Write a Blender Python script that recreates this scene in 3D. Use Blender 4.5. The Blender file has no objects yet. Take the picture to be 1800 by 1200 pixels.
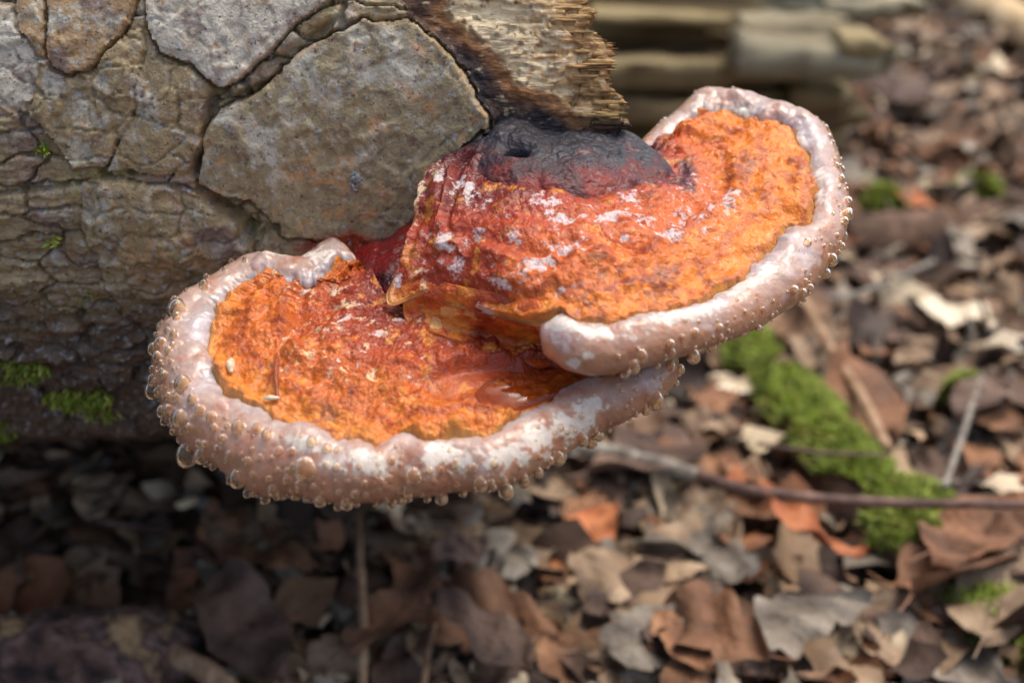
import bpy, math, random
import numpy as np
from mathutils import Vector

random.seed(7)
RNG = np.random.RandomState(11)
SC = bpy.context.scene
COL = SC.collection
rad = math.radians

# ------------------------------------------------------------------ camera
FPX = 2200.0                      # focal length in photo pixels (1800 wide)
PITCH = rad(28.0)
HCAM = 0.44
cam_d = bpy.data.cameras.new('camera')
cam = bpy.data.objects.new('camera', cam_d)
COL.objects.link(cam)
cam.location = (0, 0, HCAM)
cam.rotation_euler = (math.pi / 2 - PITCH, 0, 0)
cam_d.sensor_width = 36.0
cam_d.lens = FPX / 1800 * 36.0
cam_d.clip_start = 0.01
cam_d.clip_end = 300
cam_d.dof.use_dof = True
cam_d.dof.focus_distance = 0.394
cam_d.dof.aperture_fstop = 7.0
SC.camera = cam

# ------------------------------------------------------------------ light
SUN_EL, SUN_AZ = 70.0, 62.0       # azimuth measured from +Y towards +X
w = bpy.data.worlds.new('World'); SC.world = w; w.use_nodes = True
nt = w.node_tree
sky = nt.nodes.new('ShaderNodeTexSky'); sky.sky_type = 'NISHITA'; sky.sun_disc = False
sky.sun_elevation = rad(SUN_EL); sky.sun_rotation = rad(SUN_AZ)
sky.air_density = 0.85; sky.dust_density = 6.5; sky.ozone_density = 0.5
nt.nodes['Background'].inputs['Strength'].default_value = 0.15
nt.links.new(sky.outputs[0], nt.nodes['Background'].inputs['Color'])
sl = bpy.data.lights.new('sun', 'SUN'); sun = bpy.data.objects.new('sun', sl); COL.objects.link(sun)
sl.energy = 0.5; sl.angle = rad(28); sl.color = (1.0, 0.95, 0.87)
_sd = Vector((math.sin(rad(SUN_AZ)) * math.cos(rad(SUN_EL)), math.cos(rad(SUN_AZ)) * math.cos(rad(SUN_EL)), math.sin(rad(SUN_EL))))
sun.rotation_euler = _sd.to_track_quat('Z', 'Y').to_euler()
sun.location = _sd * 5
SC.view_settings.view_transform = 'Standard'; SC.view_settings.look = 'None'
SC.view_settings.gamma = 1.0; SC.view_settings.use_curve_mapping = False
SC.view_settings.exposure = 0.68
SC.render.engine = 'CYCLES'
SC.cycles.use_denoising = True
SC.cycles.max_bounces = 10; SC.cycles.transmission_bounces = 8; SC.cycles.transparent_max_bounces = 8

# ------------------------------------------------------------------ maths helpers
FWD = np.array([0, math.cos(PITCH), -math.sin(PITCH)]); UPV = np.array([0, math.sin(PITCH), math.cos(PITCH)])
CAM = np.array([0, 0, HCAM])

def ray(px, py):
    u = (np.asarray(px, float) - 900) / FPX; v = (np.asarray(py, float) - 600) / FPX
    return FWD + u[..., None] * np.array([1., 0, 0]) - v[..., None] * UPV

def p2w(px, py, t):
    return CAM + np.asarray(t, float)[..., None] * ray(px, py)

def proj(P):
    d = P - CAM; t = d @ FWD
    return 900 + FPX * d[..., 0] / t, 600 - FPX * (d @ UPV) / t, t

def lin(r, g, b):
    c = np.array([r, g, b], float) / 255.0
    return np.where(c <= 0.04045, c / 12.92, ((c + 0.055) / 1.055) ** 2.4)

def sst(a, b, x):
    t = np.clip((x - a) / (b - a), 0, 1); return t * t * (3 - 2 * t)

def mixc(c0, c1, f):
    f = np.clip(f, 0, 1)[..., None]; return c0 * (1 - f) + c1 * f

_PERM = np.random.RandomState(3).permutation(512).astype(np.int64)
_G = np.random.RandomState(5).normal(size=(512, 3)); _G /= np.linalg.norm(_G, axis=1)[:, None]

def _h(ix, iy, iz):
    return _PERM[(_PERM[(_PERM[ix & 511] + iy) & 511] + iz) & 511]

def perlin(P, seed=0):
    P = P + seed * 17.31
    i = np.floor(P).astype(np.int64); f = P - i
    u = f * f * f * (f * (f * 6 - 15) + 10)
    out = 0
    for dx in (0, 1):
        for dy in (0, 1):
            for dz in (0, 1):
                g = _G[_h(i[..., 0] + dx, i[..., 1] + dy, i[..., 2] + dz)]
                d = g[..., 0] * (f[..., 0] - dx) + g[..., 1] * (f[..., 1] - dy) + g[..., 2] * (f[..., 2] - dz)
                wgt = (u[..., 0] if dx else 1 - u[..., 0]) * (u[..., 1] if dy else 1 - u[..., 1]) * (u[..., 2] if dz else 1 - u[..., 2])
                out = out + wgt * d
    return out * 1.5

def fbm(P, oct=4, seed=0, gain=0.5):
    a, s, n = 1.0, 0, 0
    for k in range(oct):
        s = s + a * perlin(P * (2.03 ** k), seed + k * 3); n += a; a *= gain
    return s / n * 1.4

def ridged(P, oct=3, seed=0):
    a, s, n = 1.0, 0, 0
    for k in range(oct):
        s = s + a * (1 - 2 * np.abs(perlin(P * (2.03 ** k), seed + k * 3))); n += a; a *= .5
    return s / n

def worley(P, seed=0):
    """F1, F2, id of nearest cell"""
    P = P + seed * 9.7
    i = np.floor(P).astype(np.int64)
    F1 = np.full(P.shape[:-1], 9.); F2 = F1.copy(); ID = np.zeros(P.shape[:-1], np.int64)
    for dx in (-1, 0, 1):
        for dy in (-1, 0, 1):
            for dz in (-1, 0, 1):
                c = i + np.array([dx, dy, dz]); h = _h(c[..., 0], c[..., 1], c[..., 2])
                pt = c + 0.5 + 0.27 * _G[h]
                d = np.sqrt(((P - pt) ** 2).sum(-1))
                m = d < F1
                F2 = np.where(m, F1, np.minimum(F2, d)); F1 = np.where(m, d, F1)
                ID = np.where(m, (c[..., 0] * 7919 + c[..., 1] * 104729 + c[..., 2] * 1299709) & 0xffffff, ID)
    return F1, F2, ID

def smooth_curve(pts, n, per_seg_weight=None):
    """Catmull-Rom through rows of pts (any number of columns), n samples"""
    pts = np.asarray(pts, float); m = len(pts)
    w_ = np.ones(m - 1) if per_seg_weight is None else per_seg_weight
    cum = np.concatenate([[0], np.cumsum(w_)]); cum /= cum[-1]
    s = np.linspace(0, 1, n); k = np.clip(np.searchsorted(cum, s, side='right') - 1, 0, m - 2)
    t = ((s - cum[k]) / (cum[k + 1] - cum[k]))[:, None]
    p0 = pts[np.clip(k - 1, 0, m - 1)]; p1 = pts[k]; p2 = pts[k + 1]; p3 = pts[np.clip(k + 2, 0, m - 1)]
    return 0.5 * (2 * p1 + (p2 - p0) * t + (2 * p0 - 5 * p1 + 4 * p2 - p3) * t ** 2 + (3 * p1 - p0 - 3 * p2 + p3) * t ** 3)

class RBF:
    def __init__(self, pts):
        pts = np.asarray(pts, float); self.c = pts[:, :2] / 500; z = pts[:, 2]; n = len(pts)
        K = self._k(np.linalg.norm(self.c[:, None] - self.c[None], axis=-1)) + np.eye(n) * 0.02
        A = np.zeros((n + 3, n + 3)); A[:n, :n] = K; A[:n, n] = 1; A[:n, n + 1:] = self.c; A[n:, :n] = A[:n, n:].T
        self.w = np.linalg.solve(A, np.concatenate([z, [0, 0, 0]]))
    @staticmethod
    def _k(r): return np.where(r > 1e-9, r * r * np.log(np.maximum(r, 1e-9)), 0)
    def __call__(self, x, y):
        x = np.asarray(x, float) / 500; y = np.asarray(y, float) / 500; n = len(self.c)
        o = self.w[n] + self.w[n + 1] * x + self.w[n + 2] * y
        for i in range(n):
            o = o + self.w[i] * self._k(np.hypot(x - self.c[i, 0], y - self.c[i, 1]))
        return o

def poly_sdf(X, Y, poly):
    """signed distance, positive inside"""
    poly = np.asarray(poly, float); d = np.full(X.shape, 1e9); ins = np.zeros(X.shape, bool)
    for (x0, y0), (x1, y1) in zip(poly, np.roll(poly, -1, 0)):
        ex, ey = x1 - x0, y1 - y0
        t = np.clip(((X - x0) * ex + (Y - y0) * ey) / (ex * ex + ey * ey + 1e-9), 0, 1)
        d = np.minimum(d, np.hypot(X - x0 - t * ex, Y - y0 - t * ey))
        if y0 != y1:
            c = ((y0 > Y) != (y1 > Y)) & (X < (x1 - x0) * (Y - y0) / (y1 - y0) + x0)
            ins ^= c
    return np.where(ins, d, -d)

# ------------------------------------------------------------------ mesh helpers
def mesh_from(name, V, F, col=None, rough=None):
    """V (n,3), F (m,4) or (m,3) index arrays; point colours stored in attribute Col"""
    V = np.ascontiguousarray(V, np.float32).reshape(-1, 3); F = np.ascontiguousarray(F, np.int32)
    k = F.shape[1]; me = bpy.data.meshes.new(name)
    me.vertices.add(len(V)); me.vertices.foreach_set('co', V.ravel())
    me.loops.add(F.size); me.loops.foreach_set('vertex_index', F.ravel())
    me.polygons.add(len(F)); me.polygons.foreach_set('loop_start', np.arange(0, F.size, k, dtype=np.int32))
    me.update(calc_edges=True)
    me.polygons.foreach_set('use_smooth', np.ones(len(F), bool))
    if col is not None:
        a = me.color_attributes.new('Col', 'FLOAT_COLOR', 'POINT')
        c = np.ones((len(V), 4), np.float32); c[:, :3] = np.asarray(col).reshape(-1, 3); a.data.foreach_set('color', c.ravel())
    if rough is not None:
        a = me.attributes.new('Rgh', 'FLOAT', 'POINT'); a.data.foreach_set('value', np.ascontiguousarray(rough, np.float32).ravel())
    me.validate()
    return me

def grid_faces(n, m, closed=False):
    i, j = np.meshgrid(np.arange(n if closed else n - 1), np.arange(m - 1), indexing='ij')
    a = i * m + j; b = ((i + 1) % n) * m + j
    return np.stack([a, b, b + 1, a + 1], -1).reshape(-1, 4)

def sub_mesh(name, V, F, col=None, rough=None):
    u, inv = np.unique(F, return_inverse=True)
    return mesh_from(name, V.reshape(-1, 3)[u], inv.reshape(F.shape),
                     None if col is None else col.reshape(-1, 3)[u], None if rough is None else rough.ravel()[u])

def grid_normals(P):
    du = np.gradient(P, axis=0); dv = np.gradient(P, axis=1)
    n = np.cross(du, dv); return n / (np.linalg.norm(n, axis=-1, keepdims=True) + 1e-12)

def obj(name, me, mt=None, parent=None):
    o = bpy.data.objects.new(name, me); COL.objects.link(o)
    if mt is not None and not me.materials: me.materials.append(mt)
    if parent is not None: o.parent = parent
    return o

def tag(o, label, cat, group=None, kind=None):
    o['label'] = label; o['category'] = cat
    if group: o['group'] = group
    if kind: o['kind'] = kind
    return o

def empty(name, loc=(0, 0, 0)):
    o = bpy.data.objects.new(name, None); COL.objects.link(o); o.location = loc; o.empty_display_size = 0.02
    return o

# ------------------------------------------------------------------ materials
def new_mat(name):
    m = bpy.data.materials.new(name); m.use_nodes = True
    return m, m.node_tree, m.node_tree.nodes['Principled BSDF']

def attr_mat(name, bump_scale=900, bump_d=0.0004, rough=0.5, use_rgh=False, sss=0.0, coat=0.0, spec=0.5,
             var=0.25, var_scale=500, stretch=(1, 1, 1), sss_rad=(0.004, 0.0018, 0.0012), speck=(), powder=False):
    m, t, b = new_mat(name); N = t.nodes; L = t.links
    tc = N.new('ShaderNodeTexCoord'); mp = N.new('ShaderNodeMapping'); mp.inputs['Scale'].default_value = stretch
    L.new(tc.outputs['Object'], mp.inputs['Vector'])
    at = N.new('ShaderNodeAttribute'); at.attribute_name = 'Col'
    n1 = N.new('ShaderNodeTexNoise'); n1.inputs['Scale'].default_value = var_scale; n1.inputs['Detail'].default_value = 5
    L.new(mp.outputs[0], n1.inputs['Vector'])
    mr = N.new('ShaderNodeMapRange'); mr.inputs['From Min'].default_value = .3; mr.inputs['From Max'].default_value = .7
    mr.inputs['To Min'].default_value = 1 - var; mr.inputs['To Max'].default_value = 1 + var
    L.new(n1.outputs['Fac'], mr.inputs['Value'])
    mx = N.new('ShaderNodeVectorMath'); mx.operation = 'SCALE'
    L.new(at.outputs['Color'], mx.inputs[0]); L.new(mr.outputs[0], mx.inputs['Scale'])
    out = mx.outputs[0]
    for (sc_, lo, hi, c_, amt) in speck:            # small spots of another colour
        n3 = N.new('ShaderNodeTexNoise'); n3.inputs['Scale'].default_value = sc_; n3.inputs['Detail'].default_value = 4; n3.inputs['Roughness'].default_value = .6
        L.new(mp.outputs[0], n3.inputs['Vector'])
        m3 = N.new('ShaderNodeMapRange'); m3.inputs['From Min'].default_value = lo; m3.inputs['From Max'].default_value = hi; m3.inputs['To Max'].default_value = amt
        L.new(n3.outputs['Fac'], m3.inputs['Value'])
        mc = N.new('ShaderNodeMix'); mc.data_type = 'RGBA'; L.new(m3.outputs[0], mc.inputs[0]); L.new(out, mc.inputs[6]); mc.inputs[7].default_value = (*lin(*c_), 1); out = mc.outputs[2]
    if powder:                                      # fine white bloom where the Wht attribute asks for it
        aw = N.new('ShaderNodeAttribute'); aw.attribute_name = 'Wht'
        n4 = N.new('ShaderNodeTexNoise'); n4.inputs['Scale'].default_value = 420; n4.inputs['Detail'].default_value = 7; n4.inputs['Roughness'].default_value = .68
        L.new(mp.outputs[0], n4.inputs['Vector'])
        ma = N.new('ShaderNodeMath'); ma.operation = 'MULTIPLY_ADD'; ma.inputs[1].default_value = .5; L.new(aw.outputs['Fac'], ma.inputs[0]); L.new(n4.outputs['Fac'], ma.inputs[2])
        m4 = N.new('ShaderNodeMapRange'); m4.inputs['From Min'].default_value = .70; m4.inputs['From Max'].default_value = .80; m4.inputs['To Max'].default_value = .78
        L.new(ma.outputs[0], m4.inputs['Value'])
        ac = N.new('ShaderNodeAttribute'); ac.attribute_name = 'Crm'
        wc = N.new('ShaderNodeMix'); wc.data_type = 'RGBA'; wc.inputs[6].default_value = (*lin(212, 206, 206), 1); wc.inputs[7].default_value = (*lin(228, 204, 160), 1); L.new(ac.outputs['Fac'], wc.inputs[0])
        mc = N.new('ShaderNodeMix'); mc.data_type = 'RGBA'; L.new(m4.outputs[0], mc.inputs[0]); L.new(out, mc.inputs[6]); L.new(wc.outputs[2], mc.inputs[7]); out = mc.outputs[2]
    L.new(out, b.inputs['Base Color'])
    n2 = N.new('ShaderNodeTexNoise'); n2.inputs['Scale'].default_value = bump_scale; n2.inputs['Detail'].default_value = 6
    L.new(mp.outputs[0], n2.inputs['Vector'])
    bp = N.new('ShaderNodeBump'); bp.inputs['Distance'].default_value = bump_d; bp.inputs['Strength'].default_value = 1.0
    L.new(n2.outputs['Fac'], bp.inputs['Height']); L.new(bp.outputs[0], b.inputs['Normal'])
    if use_rgh:
        ar = N.new('ShaderNodeAttribute'); ar.attribute_name = 'Rgh'; L.new(ar.outputs['Fac'], b.inputs['Roughness'])
    else:
        b.inputs['Roughness'].default_value = rough
    b.inputs['Specular IOR Level'].default_value = spec
    if sss:
        b.inputs['Subsurface Weight'].default_value = sss; b.inputs['Subsurface Radius'].default_value = sss_rad
        b.inputs['Subsurface Scale'].default_value = 1.0
    if coat:
        b.inputs['Coat Weight'].default_value = coat; b.inputs['Coat Roughness'].default_value = 0.12
    return m

def noise_mat(name, cols, scale=60, rough=0.8, bump=0.001, bscale=200, stretch=(1, 1, 1), detail=6, rand=0.0, coord='Object'):
    """cols: list of (pos, (r,g,b) sRGB)"""
    m, t, b = new_mat(name); N = t.nodes; L = t.links
    tc = N.new('ShaderNodeTexCoord'); mp = N.new('ShaderNodeMapping'); mp.inputs['Scale'].default_value = stretch
    L.new(tc.outputs[coord], mp.inputs['Vector'])
    n1 = N.new('ShaderNodeTexNoise'); n1.inputs['Scale'].default_value = scale; n1.inputs['Detail'].default_value = detail
    L.new(mp.outputs[0], n1.inputs['Vector'])
    cr = N.new('ShaderNodeValToRGB')
    while len(cr.color_ramp.elements) < len(cols): cr.color_ramp.elements.new(0.5)
    for e, (p, c) in zip(cr.color_ramp.elements, cols):
        e.position = p; e.color = (*lin(*c), 1)
    L.new(n1.outputs['Fac'], cr.inputs[0])
    out = cr.outputs[0]
    if rand:
        oi = N.new('ShaderNodeObjectInfo'); mr = N.new('ShaderNodeMapRange')
        mr.inputs['To Min'].default_value = 1 - rand; mr.inputs['To Max'].default_value = 1 + rand
        L.new(oi.outputs['Random'], mr.inputs['Value'])
        vm = N.new('ShaderNodeVectorMath'); vm.operation = 'SCALE'; L.new(out, vm.inputs[0]); L.new(mr.outputs[0], vm.inputs['Scale']); out = vm.outputs[0]
    L.new(out, b.inputs['Base Color']); b.inputs['Roughness'].default_value = rough
    n2 = N.new('ShaderNodeTexNoise'); n2.inputs['Scale'].default_value = bscale; n2.inputs['Detail'].default_value = 6
    L.new(mp.outputs[0], n2.inputs['Vector'])
    bp = N.new('ShaderNodeBump'); bp.inputs['Distance'].default_value = bump; L.new(n2.outputs['Fac'], bp.inputs['Height'])
    L.new(bp.outputs[0], b.inputs['Normal'])
    return m

M_BARK = attr_mat('bark_surface', bump_scale=1000, bump_d=0.0004, rough=0.5, var=0.3, var_scale=300, spec=0.5,
                  speck=((330, .57, .68, (178, 184, 186), .65), (560, .60, .68, (62, 50, 48), .75), (240, .58, .70, (142, 108, 72), .4), (900, .63, .70, (196, 198, 190), .6)))
M_WOOD = attr_mat('broken_wood', bump_scale=900, bump_d=0.0012, rough=0.75, var=0.3, var_scale=350, stretch=(0.35, 1, 1), spec=0.3, speck=((260, .58, .66, (96, 70, 46), .6), (420, .60, .70, (236, 220, 180), .5)))
M_CRUST = attr_mat('resinous_crust', bump_scale=1300, bump_d=0.0005, use_rgh=True, var=0.2, var_scale=350, coat=0.15, spec=0.4, sss=0.12, sss_rad=(.002, .0008, .0004), powder=True)
M_RIM = attr_mat('moist_margin', bump_scale=700, bump_d=0.0003, use_rgh=True, var=0.10, var_scale=250, coat=0.45, spec=0.5, sss=0.5)
M_PORE = noise_mat('pore_surface', [(0.3, (205, 185, 150)), (0.7, (225, 210, 180))], scale=90, rough=0.7, bump=.0006, bscale=1500)
M_KNOB = attr_mat('old_dark_crust', bump_scale=900, bump_d=0.0005, use_rgh=True, var=0.3, var_scale=600, spec=0.4)

def glass_mat(name, col, rough=0.0, ior=1.34):
    m, t, b = new_mat(name)
    b.inputs['Base Color'].default_value = (*col, 1); b.inputs['Roughness'].default_value = rough
    b.inputs['IOR'].default_value = ior; b.inputs['Transmission Weight'].default_value = 1.0
    return m
M_DROP = glass_mat('droplet_liquid', (1.0, 0.80, 0.54)); M_DROP.node_tree.nodes['Principled BSDF'].inputs['Transmission Weight'].default_value = .95
M_POOL = glass_mat('amber_liquid', (1.0, 0.80, 0.50), ior=1.40)

# ------------------------------------------------------------------ ground
LOGC = np.array([0.0, 0.5676, 0.283]); LOGR = 0.17

def ground_h(x, y):
    x = np.asarray(x, float); y = np.asarray(y, float)
    P = np.stack([x, y, np.zeros_like(x)], -1)
    h = 0.012 * fbm(P * 3.0, 3, 21) + 0.006 * fbm(P * 14, 3, 22)
    h = h + 0.155 * sst(0.50, 0.76, y) * sst(0.06, -0.14, x) * sst(2.2, 1.0, y)
    h = h + 0.02 * sst(0.8, 1.4, y) * sst(0.0, 0.3, x)
    return h

def nonuniform(a, b, dense0, dense1, nd, nc):
    l = dense0 - (dense0 - a) * (np.linspace(1, 0, nc, endpoint=False) ** 2.2)
    r = dense1 + (b - dense1) * (np.linspace(0, 1, nc + 1)[1:] ** 2.2)
    return np.concatenate([l, np.linspace(dense0, dense1, nd), r])

gx = nonuniform(-40, 40, -1.3, 1.5, 240, 24); gy = nonuniform(-30, 60, 0.2, 2.8, 230, 24)
GX, GY = np.meshgrid(gx, gy, indexing='ij')
GZ = ground_h(GX, GY)
M_SOIL = noise_mat('forest_soil', [(0.3, (38, 28, 20)), (0.5, (70, 52, 38)), (0.72, (104, 80, 58))], scale=55, rough=0.95, bump=0.006, bscale=140)
g = obj('ground', mesh_from('ground', np.stack([GX, GY, GZ], -1), grid_faces(len(gx), len(gy))), M_SOIL)
g['kind'] = 'structure'; g['label'] = 'dark brown forest soil beneath the leaf litter'; g['category'] = 'ground'

def on_ground(px, py, lift=0.0):
    """point of the ground seen at a photo pixel"""
    r = ray(np.array(float(px)), np.array(float(py))); t = (HCAM - lift) / -r[2]
    for _ in range(14):
        p = CAM + t * r
        t += 0.7 * ((HCAM - float(ground_h(p[0], p[1])) - lift) / -r[2] - t)
    return CAM + t * r

# ------------------------------------------------------------------ fallen log
def log_hit(px, py):
    """(x, phi) on the log's cylinder under a photo pixel; phi 0 = towards camera, + = up"""
    r = ray(px, py); oy, oz = CAM[1] - LOGC[1], CAM[2] - LOGC[2]
    a = r[..., 1] ** 2 + r[..., 2] ** 2; b = oy * r[..., 1] + oz * r[..., 2]; c = oy * oy + oz * oz - LOGR ** 2
    D = b * b - a * c; t = (-b - np.sqrt(np.maximum(D, 0))) / a
    P = CAM + t[..., None] * r
    return P[..., 0], np.arctan2(P[..., 2] - LOGC[2], -(P[..., 1] - LOGC[1])), t

def log_pt(x, phi, R):
    return np.stack([x + 0 * phi, LOGC[1] - R * np.cos(phi) + 0 * x, LOGC[2] + R * np.sin(phi) + 0 * x], -1)

PLATES = [
    # outline in photo pixels, height mm, tone; later plates overlap earlier ones
    ([(-160, 10), (40, 10), (100, 110), (75, 165), (20, 200), (-160, 190)], 3.0, 'pale'),
    ([(148, 318), (200, 312), (372, 345), (425, 392), (440, 425), (425, 480), (360, 540), (280, 600), (220, 540), (180, 470), (155, 420)], 3.6, 'brown'),
    ([(238, 60), (340, 80), (384, 165), (358, 235), (347, 300), (300, 304), (190, 296), (244, 195)], 2.0, 'brown'),
    ([(60, 200), (80, 118), (150, 85), (252, 50), (254, 100), (242, 190), (190, 288), (140, 292), (105, 255)], 4.8, 'brown'),
    ([(352, 325), (355, 245), (390, 195), (470, 155), (500, 120), (560, 75), (640, 38), (712, 30), (760, 75), (820, 140), (853, 200), (852, 225), (800, 265), (745, 312), (737, 350), (720, 420), (700, 450), (640, 452), (560, 420), (495, 402), (452, 352), (395, 340)], 6.0, 'grey'),
    ([(268, -90), (262, 50), (285, 95), (345, 113), (392, 158), (425, 140), (470, 100), (520, 45), (590, -5), (650, -90)], 7.0, 'pale'),
    ([(22, -90), (40, 50), (75, 100), (90, 98), (86, 40), (92, -90)], 6.0, 'rust'),
    ([(91, -90), (90, 60), (99, 112), (130, 129), (175, 108), (205, 75), (235, 35), (262, -90)], 9.0, 'rust'),
]
xa = np.concatenate([np.linspace(-0.9, -0.26, 30, endpoint=False), np.linspace(-0.26, 0.036, 540)])
ph_d0, ph_d1 = rad(-48), rad(72)
pa = np.concatenate([np.linspace(ph_d0 - rad(240), ph_d0, 46, endpoint=False), np.linspace(ph_d0, ph_d1, 560)])
XX, PH = np.meshgrid(xa, pa, indexing='ij')
P0 = log_pt(XX, PH, LOGR)
PX, PY, PT = proj(P0)
front = (PH > ph_d0 - 0.01) & (XX > -0.262)
arc = LOGR * PH
Q2 = np.stack([XX, arc, 0 * XX], -1)
wx = 14 * fbm(Q2 * 55, 5, 31) + 3.5 * fbm(Q2 * 380, 3, 33); wy = 14 * fbm(Q2 * 55, 5, 32) + 3.5 * fbm(Q2 * 380, 3, 34)
PXw, PYw = PX + wx, PY + wy
H = np.full(XX.shape, 0.0); ID = np.zeros(XX.shape, np.int64)
# scaly flakes everywhere first (long along the grain)
Qf = np.stack([XX * 40 + 0.35 * fbm(Q2 * 60, 3, 41), arc * 105 + 0.5 * fbm(Q2 * 60, 3, 42), 0 * XX], -1)
F1, F2, CID = worley(Qf, 2)
edge = F2 - F1
hc = (_G[CID % 512, 0] + 1) / 2
gap = sst(0.04, 0.16, edge)
layer = np.floor(4.0 * (fbm(Q2 * np.array([24, 80, 1]), 4, 45) + .25 * hc)) / 4.0
H = 0.0024 + 0.0016 * (hc - .5) + 0.0022 * layer - 0.0034 * sst(.10, .02, edge) + 0.0005 * fbm(Q2 * np.array([120, 420, 1]), 4, 44)
ID = np.where((edge > 0.055) & front, 1000 + CID, 0)
tone = np.zeros(XX.shape, np.int64)           # 0 flakes
TN = {'grey': 1, 'pale': 2, 'rust': 3, 'brown': 4}
dmax = np.full(XX.shape, -1e9)
PITS = 0.00054 * sst(.30, .12, worley(Q2 * 75, 9)[0])
fp = Q2 * np.array([70, 95, 1]) + .6 * np.stack([fbm(Q2 * 90, 3, 59), fbm(Q2 * 90, 3, 60), 0 * XX], -1); f1_, f2_, fi_ = worley(fp, 11)
SCALES = .0005 * (_G[fi_ % 512, 1]) * sst(.02, .10, f2_ - f1_)
edgeC = np.zeros(XX.shape); FLK = sst(.07, .02, edge)
for k, (poly, hmm, tn) in enumerate(PLATES):
    d = poly_sdf(PXw, PYw, poly)
    pl = 0.0015 * fbm(Q2 * 28 + k * 5, 3, 50) + 0.00028 * fbm(Q2 * 160, 4, 51) - PITS
    ter = .5 * sst(0, 1.2, d - 6 - 9 * fbm(Q2 * 60, 3, 57 + k)) + .5 * sst(0, 1.2, d - 18 - 30 * fbm(Q2 * 40, 3, 58 + k))
    hp = 0.0012 + hmm * 0.00042 + .0007 * ter + pl + SCALES
    wcr = 2.2 + 3.2 * np.clip(fbm(Q2 * 26, 3, 55 + k), 0, 1) * (1 if k not in (1, 2) else .4)
    crack = sst(-wcr - 4, -wcr, d) * sst(2.5, -1.5, d)
    ck = (.25, .2, .12, .15, 1.0, 1.0, .5, 1.0)[k]; low = 1.0 if k < 4 else 0.0
    hp = hp + low * (1.2 * SCALES - .0010 * FLK)
    H = np.where(d > -.5, hp, H) - 0.0048 * crack * ck
    ID = np.where(d > 1.0, 100 + k, np.where((d > -4), 0, ID))
    edgeC = np.where(d > -2, sst(7, 1, d + 4 * fbm(Q2 * 150, 2, 56)) * (1 if k > 3 else .3), edgeC)
    tone = np.where(d > -1.5, TN[tn], tone); dmax = np.maximum(dmax, d)
# small worm holes and the deep split under the large plate
def pit(px, py, rx, ry, dep, ang=0):
    global H
    c, s = math.cos(ang), math.sin(ang); X = (PX - px) * c + (PY - py) * s; Y = -(PX - px) * s + (PY - py) * c
    H = H - dep * np.exp(-((X / rx) ** 2 + (Y / ry) ** 2) ** 1.5)
for a in ((487, 394, 9, 8, .006), (232, 303, 9, 6, .005), (400, 362, 55, 11, .010, 0.62), (438, 408, 14, 16, .01), (395, 162, 12, 8, .005),
          (348, 285, 8, 22, .006, 0.25), (545, 70, 60, 9, .005, -0.62), (430, 165, 50, 7, .004, -.45), (372, 190, 9, 34, .006, .3), (60, 330, 90, 5, .003, -.1)):
    pit(*a)
H = H + (.005 * fbm(Q2 * np.array([45, 90, 1]), 4, 47) + .004 * layer) * sst(rad(2), rad(-22), PH) * front
# thin surface cracks on plates
crk = np.abs(fbm(Q2 * 38, 3, 61)); H = H - 0.0006 * sst(0.02, 0.0, crk) * (dmax > 8)
# wood zone at the broken end
WB = [(640, -120), (715, 25), (762, 70), (822, 135), (858, 205), (850, 240), (780, 330), (760, 700), (1500, 700), (1500, -120)]
dw = poly_sdf(PXw, PYw, WB)
wood = dw > 0
CREAM = [(765, -120), (790, 20), (850, 62), (895, 105), (925, 150), (985, 165), (1030, 215), (1200, 240), (1200, -120)]
wob = 16 * fbm(Q2 * np.array([90, 260, 1]), 4, 66)
dcr = poly_sdf(PX + wob, PY + wob * .6, CREAM)
Qg = Q2 * np.array([120, 800, 1])
Hw = -0.003 + 0.0008 * fbm(Q2 * np.array([40, 90, 1]), 3, 67) + np.where(dcr > 0, 0.0010 * fbm(Qg, 3, 68) + 0.0022 * np.round(2.2 * fbm(Q2 * np.array([60, 170, 1]), 4, 69)) * .6, 0.002 * fbm(Q2 * 150, 4, 70)) - 0.0035 * sst(700, 1050, PX)
H = np.where(wood, Hw * sst(-2, 14, dw) + H * (1 - sst(-2, 14, dw)), H)
ID = np.where(dw > 2, 50, ID); tone = np.where(wood, 6, tone)
# colours
n1 = fbm(Q2 * 30, 4, 81); n2 = fbm(Q2 * 130, 4, 82); n3 = fbm(Q2 * 520, 3, 83); n4 = fbm(Q2 * 55 + 3, 4, 84)
brown = lin(116, 104, 82); grey = lin(146, 147, 142); rust = lin(138, 106, 72); purp = lin(100, 84, 78); olive = lin(112, 106, 72); dark = lin(52, 43, 36); pale = lin(172, 170, 162)
C = mixc(np.broadcast_to(brown, XX.shape + (3,)), purp, sst(-.1, .5, n1 + .4 * n2))
C = mixc(C, olive, sst(.1, .5, -n1 + .4 * n4))
C = mixc(C, grey, sst(.12, .5, n2 * .8 + n4 * .3) * .5)
pl = tone == 1
C1 = mixc(np.broadcast_to(lin(112, 104, 84), XX.shape + (3,)), grey, sst(-.05, .45, n4 + .6 * n2 + (200 - PY) / 500 + (520 - PX) / 900) * .85)
C1 = mixc(C1, rust, sst(.22, .5, n2 + .2 * n1) * .7); C1 = mixc(C1, pale, sst(.3, .6, n2 * .5 + n3 * .6 + n4 * .3) * .7); C1 = mixc(C1, purp * .8, sst(.32, .5, -n2 * .7 - n3 * .4) * .75)
C = np.where(pl[..., None], C1, C)
C2 = mixc(np.broadcast_to(lin(150, 148, 142), XX.shape + (3,)), pale, sst(0, .5, n2 + n3 * .4)); C2 = mixc(C2, rust, sst(.15, .45, n4 + .5 * n3) * .7); C2 = mixc(C2, purp, sst(.25, .5, -n2 - .3 * n3) * .7)
C = np.where((tone == 2)[..., None], C2, C)
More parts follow.
